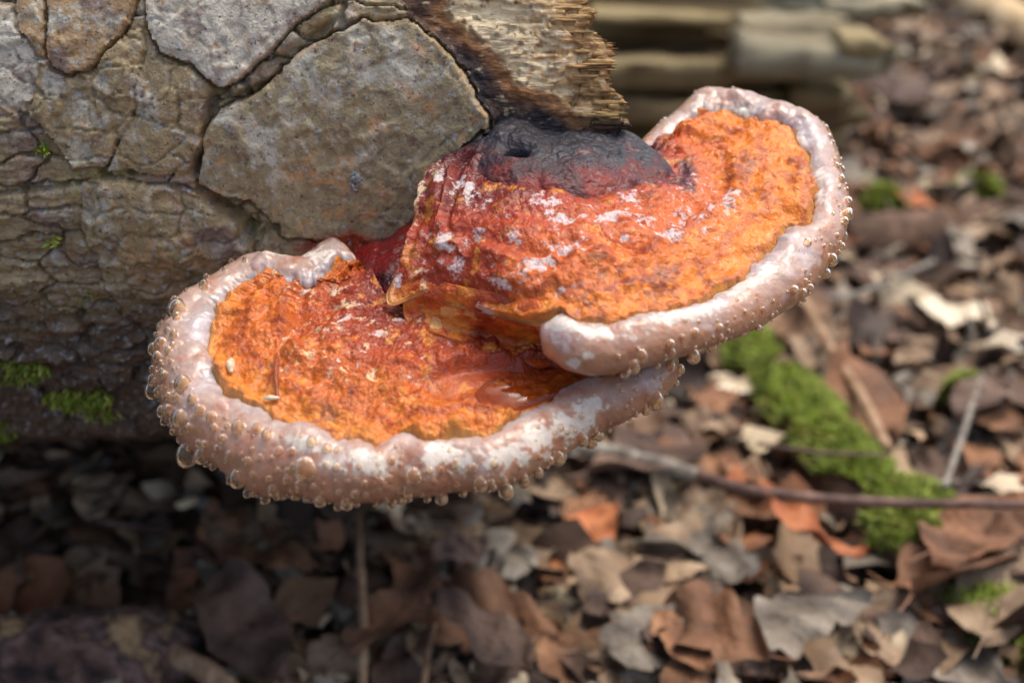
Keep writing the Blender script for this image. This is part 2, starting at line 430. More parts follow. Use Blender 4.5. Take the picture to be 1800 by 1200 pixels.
C3 = mixc(np.broadcast_to(lin(130, 110, 84), XX.shape + (3,)), grey, sst(0.02, .4, n2 + .4 * n3)); C3 = mixc(C3, purp, sst(.2, .5, n4))
C = np.where((tone == 3)[..., None], C3, C)
C4 = mixc(np.broadcast_to(lin(120, 108, 84), XX.shape + (3,)), purp, sst(.1, .5, n4)); C4 = mixc(C4, grey, sst(.1, .5, n2 + .3 * n3) * .7); C4 = mixc(C4, rust, sst(.25, .5, n1 + .4 * n2) * .6)
C = np.where((tone == 4)[..., None], C4, C)
# darker bark low on the log and around the root of the fungus; red resin line under the plate
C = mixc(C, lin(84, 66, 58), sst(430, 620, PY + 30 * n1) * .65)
C = mixc(C, lin(120, 44, 24), sst(1.0, .4, np.hypot((PX - 620) / 110, (PY - 425) / 34) + .35 * n2) * (~wood))
C = mixc(C, dark, sst(0.35, .7, n3 + .3 * n2) * .6)
Cw = mixc(np.broadcast_to(lin(74, 58, 52), XX.shape + (3,)), lin(112, 84, 62), sst(-.2, .4, n2 + .5 * n3)); Cw = mixc(Cw, lin(50, 46, 50), sst(.0, .4, n4))
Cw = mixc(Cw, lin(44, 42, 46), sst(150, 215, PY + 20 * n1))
gr = .55 * fbm(Q2 * np.array([70, 420, 1]), 4, 85) + .35 * n3 + .25 * n2
Cc = mixc(np.broadcast_to(lin(240, 222, 182), XX.shape + (3,)), lin(206, 168, 116), sst(-.1, .4, gr + (PX - 960) / 260)); Cc = mixc(Cc, lin(150, 112, 74), sst(.2, .55, gr * .7 + n2 * .6))
Cw = mixc(Cw, lin(150, 108, 70), sst(-46, -12, dcr)); Cw = mixc(Cw, Cc, sst(-12, 10, dcr + 14 * gr))
C = np.where(wood[..., None], Cw, C)
C = np.where(wood[..., None], C, mixc(C, lin(150, 122, 90), edgeC * .32) * np.array([1.84, 1.78, 1.56]))
C = np.where(wood[..., None], C, mixc(C, lin(78, 66, 56), sst(440, 640, PY + 40 * n1 + 20 * n2) * .85))   # bark colour gets darker towards the bottom of the log
LV = log_pt(XX, PH, LOGR) + (log_pt(XX, PH, 1.0) - log_pt(XX, PH, 0.0)) * H[..., None]
# the shell ends where the break runs
_e = np.array([900 + 2200 * .03 / .44] * len(pa)); _, epy, _ = proj(log_pt(np.full(len(pa), .03), pa, LOGR))

redge_y = [-80, 0, 45, 60, 75, 100, 140, 165, 185, 225, 260]; redge_x = [1030, 1036, 1046, 1060, 1078, 1082, 1076, 1090, 1098, 1102, 1095]
xlim = log_hit(np.interp(epy, redge_y, redge_x) - 12, epy)[0]; xlim = np.where(np.abs(epy - 90) < 400, xlim, .03)
LV[..., 0] = np.where(XX > -.02, -.02 + (XX + .02) * ((xlim + .02) / .056)[None, :], XX)
log = empty('fallen_log', (LOGC[0] - .2, LOGC[1], LOGC[2] - LOGR))
tag(log, 'large fallen log with cracked plated bark and a splintered pale broken end', 'log')
def under(o, parent):
    o.parent = parent; o.matrix_parent_inverse = parent.matrix_world.inverted()
    return o
bpy.context.view_layer.update()
nA, nB = XX.shape
FA = grid_faces(nA, nB)
fid = ID.reshape(-1)[FA]; fid = np.where((fid == fid[:, :1]).all(1), fid[:, 0], 0)
ids, cnt = np.unique(fid, return_counts=True)
fl_ = ids >= 1000; keep = ids[fl_][np.argsort(-cnt[fl_])][:220]
fid = np.where((fid >= 1000) & ~np.isin(fid, keep), 0, fid)
def largest_piece(F):
    """mask of the faces in the largest connected piece (grid faces)"""
    u, inv = np.unique(F, return_inverse=True); inv = inv.reshape(F.shape); lab = np.arange(len(u))
    while True:
        m = lab[inv].min(1); new = lab.copy(); np.minimum.at(new, inv.ravel(), np.repeat(m, F.shape[1])); new = new[new]
        if (new == lab).all(): break
        lab = new
    fl = lab[inv[:, 0]]; v_, c_ = np.unique(fl, return_counts=True); return fl == v_[c_.argmax()]
for i in np.unique(fid):
    if i:
        w_ = np.nonzero(fid == i)[0]; fid[w_[~largest_piece(FA[w_])]] = 0
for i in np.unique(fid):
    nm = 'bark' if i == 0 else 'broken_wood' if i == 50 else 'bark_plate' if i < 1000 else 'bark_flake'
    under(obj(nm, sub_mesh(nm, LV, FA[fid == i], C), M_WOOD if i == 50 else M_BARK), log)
# end face of the broken trunk: rough fractured disc
nr, na = 40, 160
rr, aa = np.meshgrid(np.linspace(0.02, 1, nr), np.linspace(0, 2 * math.pi, na, endpoint=False), indexing='ij')
ED = log_pt(0 * aa + 0.021, aa, 1.0); ctr = np.array([0.021, LOGC[1], LOGC[2]])
ED = ctr + (ED - ctr) * (rr * (LOGR - 0.006))[..., None]
ED[..., 0] += 0.010 * fbm(ED * np.array([1, 90, 160]), 4, 95) - 0.02 * (1 - rr ** 4)
ec = mixc(np.broadcast_to(lin(190, 158, 110), rr.shape + (3,)), lin(110, 82, 56), sst(-.2, .4, fbm(ED * np.array([1, 200, 300]), 3, 96)))
FE = grid_faces(na, nr, True)
under(obj('end_face', mesh_from('end_face', np.swapaxes(ED, 0, 1), FE, np.swapaxes(ec, 0, 1)), M_WOOD), log)

# splinters: separate fibres of wood jutting out at the break
def right_edge(py):
    return np.interp(py, [-80, 0, 45, 60, 75, 100, 140, 165, 185, 225, 260], [1030, 1036, 1046, 1060, 1078, 1082, 1076, 1090, 1098, 1102, 1095])
yy = -70.0
while yy < 236:
    hgt = random.choice([2.5, 3.5, 4.5, 6, 8]); yc = yy + hgt / 2
    x1 = float(right_edge(yc)) + random.uniform(-9, 4) + 9 * math.sin(yc * .09) * math.sin(yc * .031); x0 = x1 - random.uniform(26, 95)
    lift = .0011 * math.sin(yy * .07) + random.uniform(-.0004, .0005); tipf = random.uniform(.2, .9)
    xs = np.linspace(x0, x1, 26); a0, a1 = yy - 1, yy + hgt * 1.1
    lx, lp0, _ = log_hit(xs, np.full(26, a1)); lx2, lp1, _ = log_hit(xs, np.full(26, a0))
    sec = []
    for k in range(26):
        f = k / 25; wv = 0.03 * math.sin(f * 5 + yy); tip = 1 - max(0, (f - .86) / .14) * tipf
        pm, hw = (lp0[k] + lp1[k]) / 2 + wv * (lp1[k] - lp0[k]), (lp1[k] - lp0[k]) / 2 * tip
        rt = LOGR - 0.0056 + lift + 0.0004 * math.sin(f * 6 + yy * 3) - 0.004 * (1 - min(1, f * 4)); rb = rt - 0.011
        ring = []
        for (sgn, R_) in ((-1, rb), (-1.0, rt - .00025), (-.85, rt), (0, rt + .0001), (.85, rt), (1.0, rt - .00025), (1, rb)):
            p_ = log_pt(np.array(lx[k]), np.array(pm + sgn * hw), R_); ring.append(p_)
        sec.append(ring)
    S = np.array(sec); S[-1, :, 0] += np.random.RandomState(int(yy * 10) % 9999).uniform(-.0022, .0012, 7)
    cap = S[-1].mean(0); S = np.concatenate([S, np.broadcast_to(cap, (1, 7, 3))], 0)
    sx, sy, _ = proj(S)
    gs = fbm(S * np.array([40, 700, 700]), 3, 97)
    cs = mixc(np.broadcast_to(lin(196, 162, 110), S.shape), lin(136, 100, 62), sst(-.1, .45, gs + (sx - 1040) / 200 + random.uniform(-.25, .25)))
    cs = mixc(cs, lin(226, 208, 166), sst(990, 930, sx + 40 * gs)); cs = mixc(cs, lin(150, 134, 78), sst(120, 210, sy) * .4)
    cs = mixc(cs, lin(70, 56, 48), sst(8, -16, poly_sdf(sx, sy, CREAM)))
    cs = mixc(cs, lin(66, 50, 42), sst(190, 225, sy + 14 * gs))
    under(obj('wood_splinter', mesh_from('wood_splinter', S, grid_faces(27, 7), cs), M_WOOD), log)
    yy += hgt

# ------------------------------------------------------------------ bracket fungus
fungus = empty('bracket_fungus', tuple(p2w(np.array(900.), np.array(330.), np.array(.43))))
tag(fungus, 'two-tiered orange bracket fungus with a thick pinkish dewy rim growing from the log', 'fungus')
bpy.context.view_layer.update()
TILT = rad(12)
SN = np.array([0, -math.sin(TILT), math.cos(TILT)])

def blobs(px, py, lst, nz, amp=.95):
    """union of soft spots (x, y, rx, ry[, angle]) with a noisy outline"""
    o = np.zeros(np.shape(px))
    for b in lst:
        a = b[4] if len(b) > 4 else 0; c, s = math.cos(a), math.sin(a)
        X = ((px - b[0]) * c + (py - b[1]) * s) / b[2]; Y = (-(px - b[0]) * s + (py - b[1]) * c) / b[3]
        o = np.maximum(o, sst(1.12, .8, np.hypot(X, Y) + amp * nz))
    return o

PROFILE = np.array([(0, -.10), (-.035, -.02), (-.03, .06), (.03, .13), (.13, .19), (.27, .22), (.43, .20), (.60, .12), (.76, -.01), (.89, -.18), (.97, -.38), (1.0, -.58), (.97, -.78), (.87, -.95), (.70, -1.06), (.45, -1.12), (.15, -1.14)])

def build_shelf(pairs, depth, kind, part, N=860, MC=190, MR=84):
    pairs = np.array(pairs, float)
    seg = np.linalg.norm(np.diff(pairs[:, :4].reshape(-1, 2, 2).mean(1), axis=0), axis=1) + 12
    cv = smooth_curve(pairs, N, seg)
    s1 = np.concatenate([[0], np.cumsum(np.linalg.norm(np.diff(cv[:, :2], axis=0), axis=1))])
    npt = np.stack([s1 / 34, 0 * s1 + (3 if kind == 'L' else 8), 0 * s1], -1)
    rimw = np.clip(cv[:, 6], 0, 1)
    edge_n = 13 * fbm(npt * .8, 4, 101, .55) + 14 * np.abs(perlin(npt * 1.2, 102)) - 5
    I = cv[:, :2]; O = cv[:, 2:4]; Q = cv[:, 4:6]
    od = (O - I) / (np.linalg.norm(O - I, axis=1, keepdims=True) + 1e-6)
    I0 = I.copy(); I = I + od * (edge_n * rimw)[:, None]
    r = np.linspace(0, 1, MC) ** 0.85
    px = Q[:, None, 0] * (1 - r)[None] + I[:, None, 0] * r[None]; py = Q[:, None, 1] * (1 - r)[None] + I[:, None, 1] * r[None]
    Pc = p2w(px, py, depth(px, py))
    # ---- rim cross-section
    In_ = Pc[:, -1]; Ib = p2w(I0[:, 0], I0[:, 1], depth(I0[:, 0], I0[:, 1])); outw = Ib - p2w(*(I0 * .82 + Q * .18).T, depth(*(I0 * .82 + Q * .18).T))
    tan = np.gradient(Ib, axis=0)
    ker = np.hanning(123)[1:-1]; ker /= ker.sum(); hk = len(ker) // 2
    tan = np.stack([np.convolve(np.pad(tan[:, c], hk, mode='edge'), ker, 'valid') for c in range(3)], -1)
    tan /= np.linalg.norm(tan, axis=1, keepdims=True) + 1e-12
    outw = outw - (outw * tan).sum(1, keepdims=True) * tan; outw = outw - (outw @ SN)[:, None] * SN
    outw = np.stack([np.convolve(np.pad(outw[:, c], hk, mode='edge'), ker, 'valid') for c in range(3)], -1)
    outw /= np.linalg.norm(outw, axis=1, keepdims=True) + 1e-12
    prof = smooth_curve(PROFILE, MR)
    ix, iy, it = proj(Ib)
    e = 0.01
    def dpx(v):
        x2, y2, _ = proj(Ib + v * e); return np.stack([x2 - ix, y2 - iy], -1) / e
    Jo, Jn = dpx(outw), dpx(np.broadcast_to(SN, Ib.shape))
    gap_ = np.linalg.norm(O - I0, axis=1)
    ed = (O - I0) / (gap_[:, None] + 1e-6)
    reach = (prof[None, :, 0] * (Jo * ed).sum(1)[:, None] + prof[None, :, 1] * (Jn * ed).sum(1)[:, None]).max(1)
    k = np.clip(gap_ / np.maximum(reach, 1500), 0.001, 0.021)
    k = np.convolve(np.pad(k, 12, mode='edge'), np.ones(25) / 25, 'valid')
    okp = np.vstack([O[rimw > .5][::6], Q[::-1][::12]])
    for _ in range(5):
        T_ = Ib[:, None] + k[:, None, None] * (prof[None, 8:, 0, None] * outw[:, None] + prof[None, 8:, 1, None] * SN)
        tx_, ty_, _z = proj(T_); over = (-poly_sdf(tx_, ty_, okp)).max(1)
        over = np.where(rimw > .5, np.clip(over, -25, 60), 0)
        k = np.clip(k * (1 - .6 * (over + 3) / np.maximum(gap_, 45)), .003, .021)
        k = np.convolve(np.pad(k, 12, mode='edge'), np.ones(25) / 25, 'valid')
    k = np.where(rimw < .5, .0016, k) * (0.12 + 0.88 * rimw) if kind == 'U' else k
    k = np.convolve(np.pad(k, 6, mode='edge'), np.ones(13) / 13, 'valid')
    sN = np.linspace(0, 1, N); k = k * (.12 + .88 * np.sqrt(np.clip(np.minimum(sN / .022, (1 - sN) / .02), 0, 1)))
    Pr = Ib[:, None] + k[:, None, None] * (prof[None, :, 0, None] * outw[:, None] + prof[None, :, 1, None] * SN)
    Pr = Pr + (In_ - Ib)[:, None] * sst(.36, .04, np.linspace(0, 1, MR))[None, :, None]
    # ---- crust relief
    nrm = grid_normals(Pc); nrm *= np.sign((nrm * (CAM - Pc)).sum(-1, keepdims=True))
    W = Pc * 1.0
    warp = np.stack([fbm(W * 70, 2, 111), fbm(W * 70, 2, 112), fbm(W * 70, 2, 113)], -1) * .004
    a1, a2, _ = worley((W + warp) * 115, 4); b1, b2, _ = worley((W + warp) * 300, 5)
    big = fbm(W * 55, 3, 114); med = fbm(W * 190, 3, 115); fine = fbm(W * 700, 2, 116)
    nod = (1 - a1 * a1) * (0.55 + .8 * sst(-.2, .4, big)); nod2 = (1 - b1 * b1) * sst(-.25, .3, fbm(W * 45, 2, 117))
    zone = ridged(np.stack([r[None] * 5.5 + 0.5 * big, 0 * px, 0 * px + .5], -1) * 1.0, 1, 118)
    amp = 1.0 if kind == 'L' else 0.72
    D = amp * (0.0026 * big + 0.0017 * nod + 0.0013 * nod2 + 0.0011 * med + 0.00035 * fine) + 0.0019 * zone * sst(.2, .6, r)[None]
    fade = sst(1.0, .955, r)[None] * 1.0
    flat = blobs(px, py, [(900, 685, 165, 46, .05), (985, 666, 80, 30, .2)], 0 * px) if kind == 'L' else 0 * px
    D = D * fade * (1 - .75 * flat) - .0018 * flat - .0006 * sst(.9, .97, r)[None]
    Pc2 = Pc + nrm * D[..., None]
    # ---- rim relief
    rn = grid_normals(Pr); cen = Ib + k[:, None] * (0.42 * outw - .45 * SN); rn *= np.sign((rn * (Pr - cen[:, None])).sum(-1, keepdims=True))
    c1, c2, cid = worley(Pr * 62 + .25 * np.stack([fbm(Pr * 120, 2, 121)] * 3, -1), 6)
    lump = (1 - c1); u = np.linspace(0, 1, MR)
    e1, e2, _ = worley(Pr * 125 + .3 * np.stack([fbm(Pr * 150, 2, 125)] * 3, -1), 8)
    Dr = 0.0042 * (lump - .5) * sst(.8, .1, u)[None] + 0.0014 * (.6 - e1 * e1) * sst(.7, .2, u)[None] + 0.0016 * fbm(Pr * 42, 2, 122) + 0.0006 * fbm(Pr * 150, 3, 123) + 0.00010 * fbm(Pr * 600, 2, 124)
    
    Dr *= sst(0, .10, u)[None] * (k / k.max())[:, None]
    Pr2 = Pr + rn * Dr[..., None]; Pr2[:, 0] = Pc2[:, -1]
    # ---- underside
    MU = 30; v = np.linspace(0, 1, MU) ** 1.3
    tgt = Pc[:, 0] - SN * .034 + np.array([0, .055, -.012])
    Pu = Pr2[:, -1][:, None] * (1 - v)[None, :, None] + tgt[:, None] * v[None, :, None]
    # ---- colour of the crust
    nA_ = fbm(W * 38, 4, 131); nB_ = fbm(W * 140, 4, 132); nC_ = fbm(W * 480, 3, 133)
    shp = Pc.shape
    if kind == 'L':
        q = r[None] + .16 * nA_ + .10 * nB_
        col = mixc(np.broadcast_to(lin(130, 42, 24), shp), lin(166, 68, 28), sst(.0, .4, q)); col = mixc(col, lin(196, 102, 34), sst(.3, .7, q))
        col = mixc(col, lin(216, 138, 56), sst(.78, 1.0, q)); 
    else:
        q = np.clip((px - 760) / 620, -.2, 1.1) * .55 + .55 * sst(.35, 1.0, r)[None] * (px > 900) + .2 * nA_ + .1 * nB_
        q = q + .10 - .5 * sst(400, 300, py + (px - 900) * .04) * sst(1250, 1120, px)
        col = mixc(np.broadcast_to(lin(108, 30, 22), shp), lin(160, 58, 26), sst(-.18, .2, q)); col = mixc(col, lin(198, 96, 30), sst(.14, .5, q)); col = mixc(col, lin(222, 126, 36), sst(.55, 1.0, q))
        col = mixc(col, lin(200, 110, 36), blobs(px, py, [(720, 525, 60, 25), (850, 555, 120, 30, .15)], nB_))
        col = mixc(col, lin(88, 44, 50), blobs(px, py, [(1205, 320, 22, 24), (1100, 325, 90, 12), (960, 318, 80, 10)], nB_))
    zb = np.sin(r[None] * 34 + 2.2 * nA_ + 1.2 * big); col = mixc(col, lin(150, 62, 34), sst(.3, 1.0, zb) * sst(.25, .6, r)[None] * .5); col = mixc(col, lin(230, 186, 112), sst(.945, .995, r + .02 * nB_ + 0 * px) * .55)
    col = mixc(col, lin(134, 38, 24), sst(.15, .5, nB_ * .8 + nA_ * .3 - .1 * (kind == 'L')) * .55)
    col = mixc(col, lin(232, 152, 62), sst(.22, .6, -nB_ + .4 * nC_) * .6)
    col = mixc(col, lin(112, 60, 58), sst(.38, .6, nA_ + .5 * nC_) * .6)
    if kind == 'L':
        region = blobs(px, py, [(620, 545, 130, 60), (740, 590, 110, 60), (560, 650, 100, 60), (700, 690, 60, 40), (520, 480, 40, 30)], nA_ * .5)
        spots = [(548, 640, 14, 10), (672, 594, 14, 10), (655, 665, 14, 16), (618, 668, 22, 5, .4), (540, 488, 12, 10), (610, 545, 24, 9, .2), (640, 570, 16, 7), (725, 555, 14, 8), (560, 590, 8, 6), (590, 520, 10, 8), (500, 760, 9, 6)]
    else:
        region = blobs(px, py, [(800, 470, 130, 60, .3), (1040, 390, 140, 45, .1), (930, 490, 110, 40, .3), (1240, 370, 90, 60), (880, 350, 90, 40)], nA_ * .5)
        spots = [(820, 335, 26, 9, .2), (826, 348, 10, 22), (742, 350, 12, 38, .25), (775, 318, 12, 18), (960, 362, 30, 8), (985, 385, 34, 9, .3), (1075, 385, 46, 12, -.35), (1102, 352, 20, 10), (1000, 440, 40, 12, .1), (940, 475, 40, 14, -.4), (890, 500, 24, 10, .5), (700, 500, 7, 24, .5), (750, 505, 12, 12), (735, 480, 10, 14),
                 (1170, 425, 26, 8), (1280, 350, 14, 12), (1275, 375, 8, 18), (845, 420, 12, 14), (790, 430, 26, 18), (815, 560, 18, 8), (850, 545, 26, 9, .1), (760, 565, 16, 8, .8), (1245, 375, 8, 12), (905, 420, 10, 8)]
    soft = np.zeros_like(px)
    for b_ in spots:
        a_ = b_[4] if len(b_) > 4 else 0; c0_, s0_ = math.cos(a_), math.sin(a_)
        X_ = ((px - b_[0]) * c0_ + (py - b_[1]) * s0_) / b_[2]; Y_ = (-(px - b_[0]) * s0_ + (py - b_[1]) * c0_) / b_[3]
        soft = np.maximum(soft, np.exp(-.55 * (X_ ** 2 + Y_ ** 2)))
    fl = np.clip(np.maximum(.62 * soft + .22 * nB_, region * (.26 + .35 * nB_)), 0, .8)
    if kind == 'U': 
        col = mixc(col, lin(92, 34, 34), sst(330, 285, py + 14 * nB_) * sst(1180, 1140, px))
    rgh = np.clip(.33 + .26 * nB_ + .3 * fl - .42 * flat + .15 * nA_, .06, .85)
    # ---- colour of the rim
    rx, ry, _ = proj(Pr2); Wr = Pr
    m1 = fbm(Wr * 60, 4, 141); m2 = fbm(Wr * 190, 4, 142); m3 = fbm(Wr * 520, 3, 143)
    qq = u[None] + .14 * m1 + .07 * m2
    rc = mixc(np.broadcast_to(lin(172, 164, 164), rx.shape + (3,)), lin(182, 156, 142), sst(.12, .36, qq)); rc = mixc(rc, lin(180, 134, 104), sst(.35, .62, qq))
    rc = mixc(rc, lin(172, 120, 90), sst(.6, .9, qq) * .7); rc = mixc(rc, lin(170, 116, 88), sst(.12, .5, m2 + .3 * m1) * .7)
    rc = mixc(rc, lin(212, 204, 206), sst(.18, .5, -m1 + .4 * m2) * .5 * sst(.65, .5, qq)); rc = mixc(rc, lin(160, 98, 70), sst(.22, .5, m3 * .6 + m2 * .6) * sst(.25, .5, qq) * .55); rc = mixc(rc, lin(166, 152, 156), sst(.2, .5, m2 - .3 * m1) * sst(.45, .2, qq) * .6)
    if kind == 'L':
        wh = [(630, 812, 52, 20, .1), (775, 808, 48, 22), (960, 770, 72, 20, -.5), (1010, 740, 50, 22, -.5), (890, 800, 40, 14, -.3), (545, 782, 30, 14, .3), (560, 405 + 40, 30, 8), (500, 440, 26, 8), (1040, 715, 26, 14)]
    else:
        wh = [(1200, 552, 80, 11, -.25), (1310, 500, 60, 9, -.6), (985, 572, 34, 15), (1060, 586, 40, 10), (1240, 182, 20, 14), (1290, 195, 40, 9, .1), (1400, 245, 26, 12, .8), (1440, 330, 10, 30), (1035, 626, 9, 6), (1010, 640, 10, 6), (1180, 225, 16, 12)]
    rc = mixc(rc, lin(218, 214, 202), blobs(rx, ry, wh, m2 * 1.3 + m3 * 1.1) * (.8 + .25 * m3)); rc = mixc(rc, lin(206, 200, 198), sst(.42, .75, m3 + .5 * m2) * sst(.6, .3, qq) * .5)
    rc = mixc(rc, lin(226, 190, 124), sst(.085, .0, u)[None] * (.6 + .4 * m2))
    if kind == 'U': rc = np.where((rimw < .5)[:, None, None], mixc(np.broadcast_to(lin(150, 60, 34), rc.shape), lin(226, 176, 108), sst(.5, .0, u)[None] * np.ones_like(rx)), rc)
    rr_ = np.clip(.22 + .2 * m2 + .12 * m1, .07, .7) + .3 * blobs(rx, ry, wh, m2)
    obs = {}
    c_ = obj('crust', mesh_from('crust', Pc2, grid_faces(N, MC), col, rgh), M_CRUST)
    for an, av in (('Wht', fl), ('Crm', sst(.1, -.3, nB_ + (px - 850) / 500))):
        at_ = c_.data.attributes.new(an, 'FLOAT', 'POINT'); at_.data.foreach_set('value', np.ascontiguousarray(av, np.float32).ravel())
    m_ = obj('margin', mesh_from('margin', Pr2, grid_faces(N, MR), rc, rr_), M_RIM)
    u_ = obj('pore_surface', mesh_from('pore_surface', Pu, grid_faces(N, MU)), M_PORE)
    root = empty(part, tuple(Pc[N // 2, MC // 2])); under(root, fungus); bpy.context.view_layer.update()
    for o_ in (c_, m_, u_): under(o_, root)
    return dict(Pr=Pr2, rn=rn, u=u, s=np.linspace(0, 1, N), px=rx, py=ry, rimw=rimw, k=k, Pc=Pc2, cpx=px, cpy=py)

Lpairs_IO = [(628, 470, 642, 440), (600, 468, 618, 415), (570, 485, 575, 406), (540, 500, 535, 410), (505, 497, 500, 428), (470, 490, 462, 424), (438, 497, 425, 447), (405, 515, 385, 472), (380, 538, 345, 497), (366, 568, 312, 522), (360, 600, 285, 565), (361, 632, 267, 615), (368, 665, 264, 660), (390, 694, 275, 705), (430, 715, 293, 742), (470, 735, 325, 785), (505, 758, 372, 815), (545, 757, 430, 862), (580, 775, 500, 876), (625, 783, 560, 887), (665, 792, 625, 889), (700, 772, 685, 880), (750, 780, 745, 873), (800, 770, 810, 868), (850, 776, 870, 860), (885, 760, 920, 845), (930, 728, 965, 822), (985, 700, 1010, 792), (1025, 672, 1055, 765), (1080, 664, 1105, 742), (1115, 652, 1150, 712), (1140, 635, 1185, 680), (1155, 610, 1210, 640), (1150, 580, 1205, 595)]
qL = smooth_curve([(652, 478), (690, 530), (780, 560), (940, 610), (1120, 600)], len(Lpairs_IO), np.array([9, 10, 8, 7.]))
Lp = [(*a, *q, 1.0) for a, q in zip(Lpairs_IO, qL)]
depL = RBF([(665, 790, .350), (600, 470, .412), (400, 520, .402), (365, 620, .382), (450, 730, .361), (560, 640, .374), (720, 660, .370), (700, 540, .392), (900, 740, .357), (900, 660, .372), (1000, 680, .368), (1130, 640, .374), (860, 590, .385), (1040, 620, .382), (1150, 580, .386), (800, 720, .360)])
SL = build_shelf(Lp, depL, 'L', 'lower_shelf')

U_IO = [(800, 285, 790, 282, 0), (762, 304, 752, 300, 0), (738, 335, 730, 333, 0), (729, 380, 721, 378, 0), (713, 435, 705, 432, 0), (694, 488, 685, 485, 0), (680, 518, 672, 522, 0), (690, 536, 688, 545, 0), (745, 520, 745, 530, 0), (800, 538, 800, 548, 0), (860, 552, 858, 562, 0), (915, 566, 912, 575, 0), (945, 572, 940, 592, .3), (962, 570, 950, 625, .9), (985, 562, 962, 645, 1), (1015, 572, 1000, 658, 1), (1050, 580, 1050, 663, 1), (1095, 574, 1110, 653, 1), (1150, 556, 1170, 638, 1), (1205, 548, 1230, 619, 1), (1260, 528, 1290, 598, 1), (1300, 503, 1340, 575, 1), (1345, 465, 1390, 547, 1), (1370, 430, 1435, 505, 1), (1395, 405, 1470, 450, 1), (1425, 395, 1490, 400, 1), (1436, 350, 1498, 355, 1), (1430, 305, 1484, 305, 1), (1420, 265, 1470, 255, 1), (1395, 232, 1448, 208, 1), (1360, 216, 1405, 180, 1), (1320, 205, 1350, 160, 1), (1280, 198, 1300, 148, 1), (1245, 200, 1255, 150, 1), (1215, 215, 1215, 167, 1), (1185, 235, 1180, 198, 1), (1152, 258, 1136, 235, 1), (1110, 292, 1090, 268, 1)]
qU = smooth_curve([(880, 285), (930, 300), (1020, 305), (1130, 300)], len(U_IO), np.array([13, 10, 15.]))
Up = [(*a[:4], *q, a[4]) for a, q in zip(U_IO, qU)]
depU = RBF([(1050, 580, .353), (985, 562, .354), (920, 590, .364), (800, 540, .380), (690, 530, .384), (715, 430, .393), (735, 335, .405), (800, 300, .406), (820, 420, .378), (900, 480, .367), (960, 330, .392), (1000, 420, .373), (1120, 330, .396), (1200, 400, .388), (1260, 520, .371), (1370, 430, .390), (1430, 330, .411), (1380, 225, .436), (1280, 200, .446), (1180, 240, .441), (1260, 300, .415), (1150, 290, .42), (880, 290, .402)])
SU = build_shelf(Up, depU, 'U', 'upper_shelf')

def inflate(name, poly, depth, bulge, colf, mt, parent, n=300, m=90, rel=1.0, back=.03, holes=(), seed=150):
    """rounded lump whose outline is poly; depth() gives the distance of its edge"""
    pl_ = np.array(poly, float); pl_ = np.vstack([pl_, pl_[:1]]); b = smooth_curve(pl_, n + 1)[:-1]
    c = b.mean(0); r = np.linspace(0, 1, m)[None]
    px = c[0] + (b[:, None, 0] - c[0]) * r; py = c[1] + (b[:, None, 1] - c[1]) * r
    t = depth(px, py) - bulge * np.maximum(0, 1 - r ** 2.2) ** .75
    P = p2w(px, py, t); nr_ = grid_normals(P[:, :]); nr_[:, 0] = -FWD; nr_ *= np.sign((nr_ * (CAM - P)).sum(-1, keepdims=True))
    D = rel * (.0020 * fbm(P * 50, 3, seed) + .0008 * fbm(P * 180, 3, seed + 1) + .00025 * fbm(P * 600, 2, seed + 2)) * sst(1, .93, r)
    for (hx, hy, rx_, ry_, dep) in holes:
        D = D - dep * np.exp(-(((px - hx) / rx_) ** 2 + ((py - hy) / ry_) ** 2) ** 2)
    D[:, 0] = D[:, 0].mean(); P = P + nr_ * D[..., None]
    last = P[:, -1] + FWD * back; P = np.concatenate([P, (P[:, -1] * .5 + last * .5)[:, None], last[:, None]], 1)
    x2, y2, _ = proj(P); col, rgh = colf(x2, y2, P)
    o_ = obj(name, mesh_from(name, P, grid_faces(n, m + 2, True), col, rgh), mt); under(o_, parent); return o_

def knob_col(px, py, P):
    a = fbm(P * 45, 4, 160); b = fbm(P * 170, 4, 161); c = fbm(P * 520, 3, 162)
    col = mixc(np.broadcast_to(lin(44, 46, 54), P.shape), lin(98, 36, 36), sst(262, 318, py + 34 * a - (px - 980) * .11))
    col = mixc(col, lin(112, 36, 28), sst(.0, .35, b + .2 * a) * sst(240, 285, py) * .7); col = mixc(col, lin(124, 40, 26), sst(300, 340, py + 20 * b)); col = mixc(col, lin(128, 120, 120), sst(.25, .6, c * .8 + b * .5 + a * .2) * .5)
    col = mixc(col, lin(40, 40, 46), sst(.05, .4, -a) * .7)
    return col, np.clip(.5 + .2 * b, .2, .9)
inflate('old_growth_hump', [(846, 212), (862, 192), (882, 186), (905, 197), (930, 214), (965, 226), (1010, 222), (1060, 222), (1108, 232), (1140, 255), (1166, 277), (1186, 306), (1188, 335), (1150, 368), (1070, 385), (980, 385), (890, 375), (820, 360), (770, 335), (765, 300), (790, 272), (820, 252), (842, 236)],
        RBF([(846, 212, .425), (905, 197, .428), (1010, 222, .43), (1108, 232, .428), (1186, 306, .412), (1150, 368, .404), (1070, 385, .394), (980, 385, .392), (890, 375, .396), (770, 335, .412), (780, 290, .415), (1000, 290, .404), (880, 290, .404)]), .0115, knob_col, M_KNOB, fungus,
        n=420, m=130, rel=1.0, holes=[(906, 264, 19, 6.5, .012), (906, 262, 34, 13, .002)], seed=170)

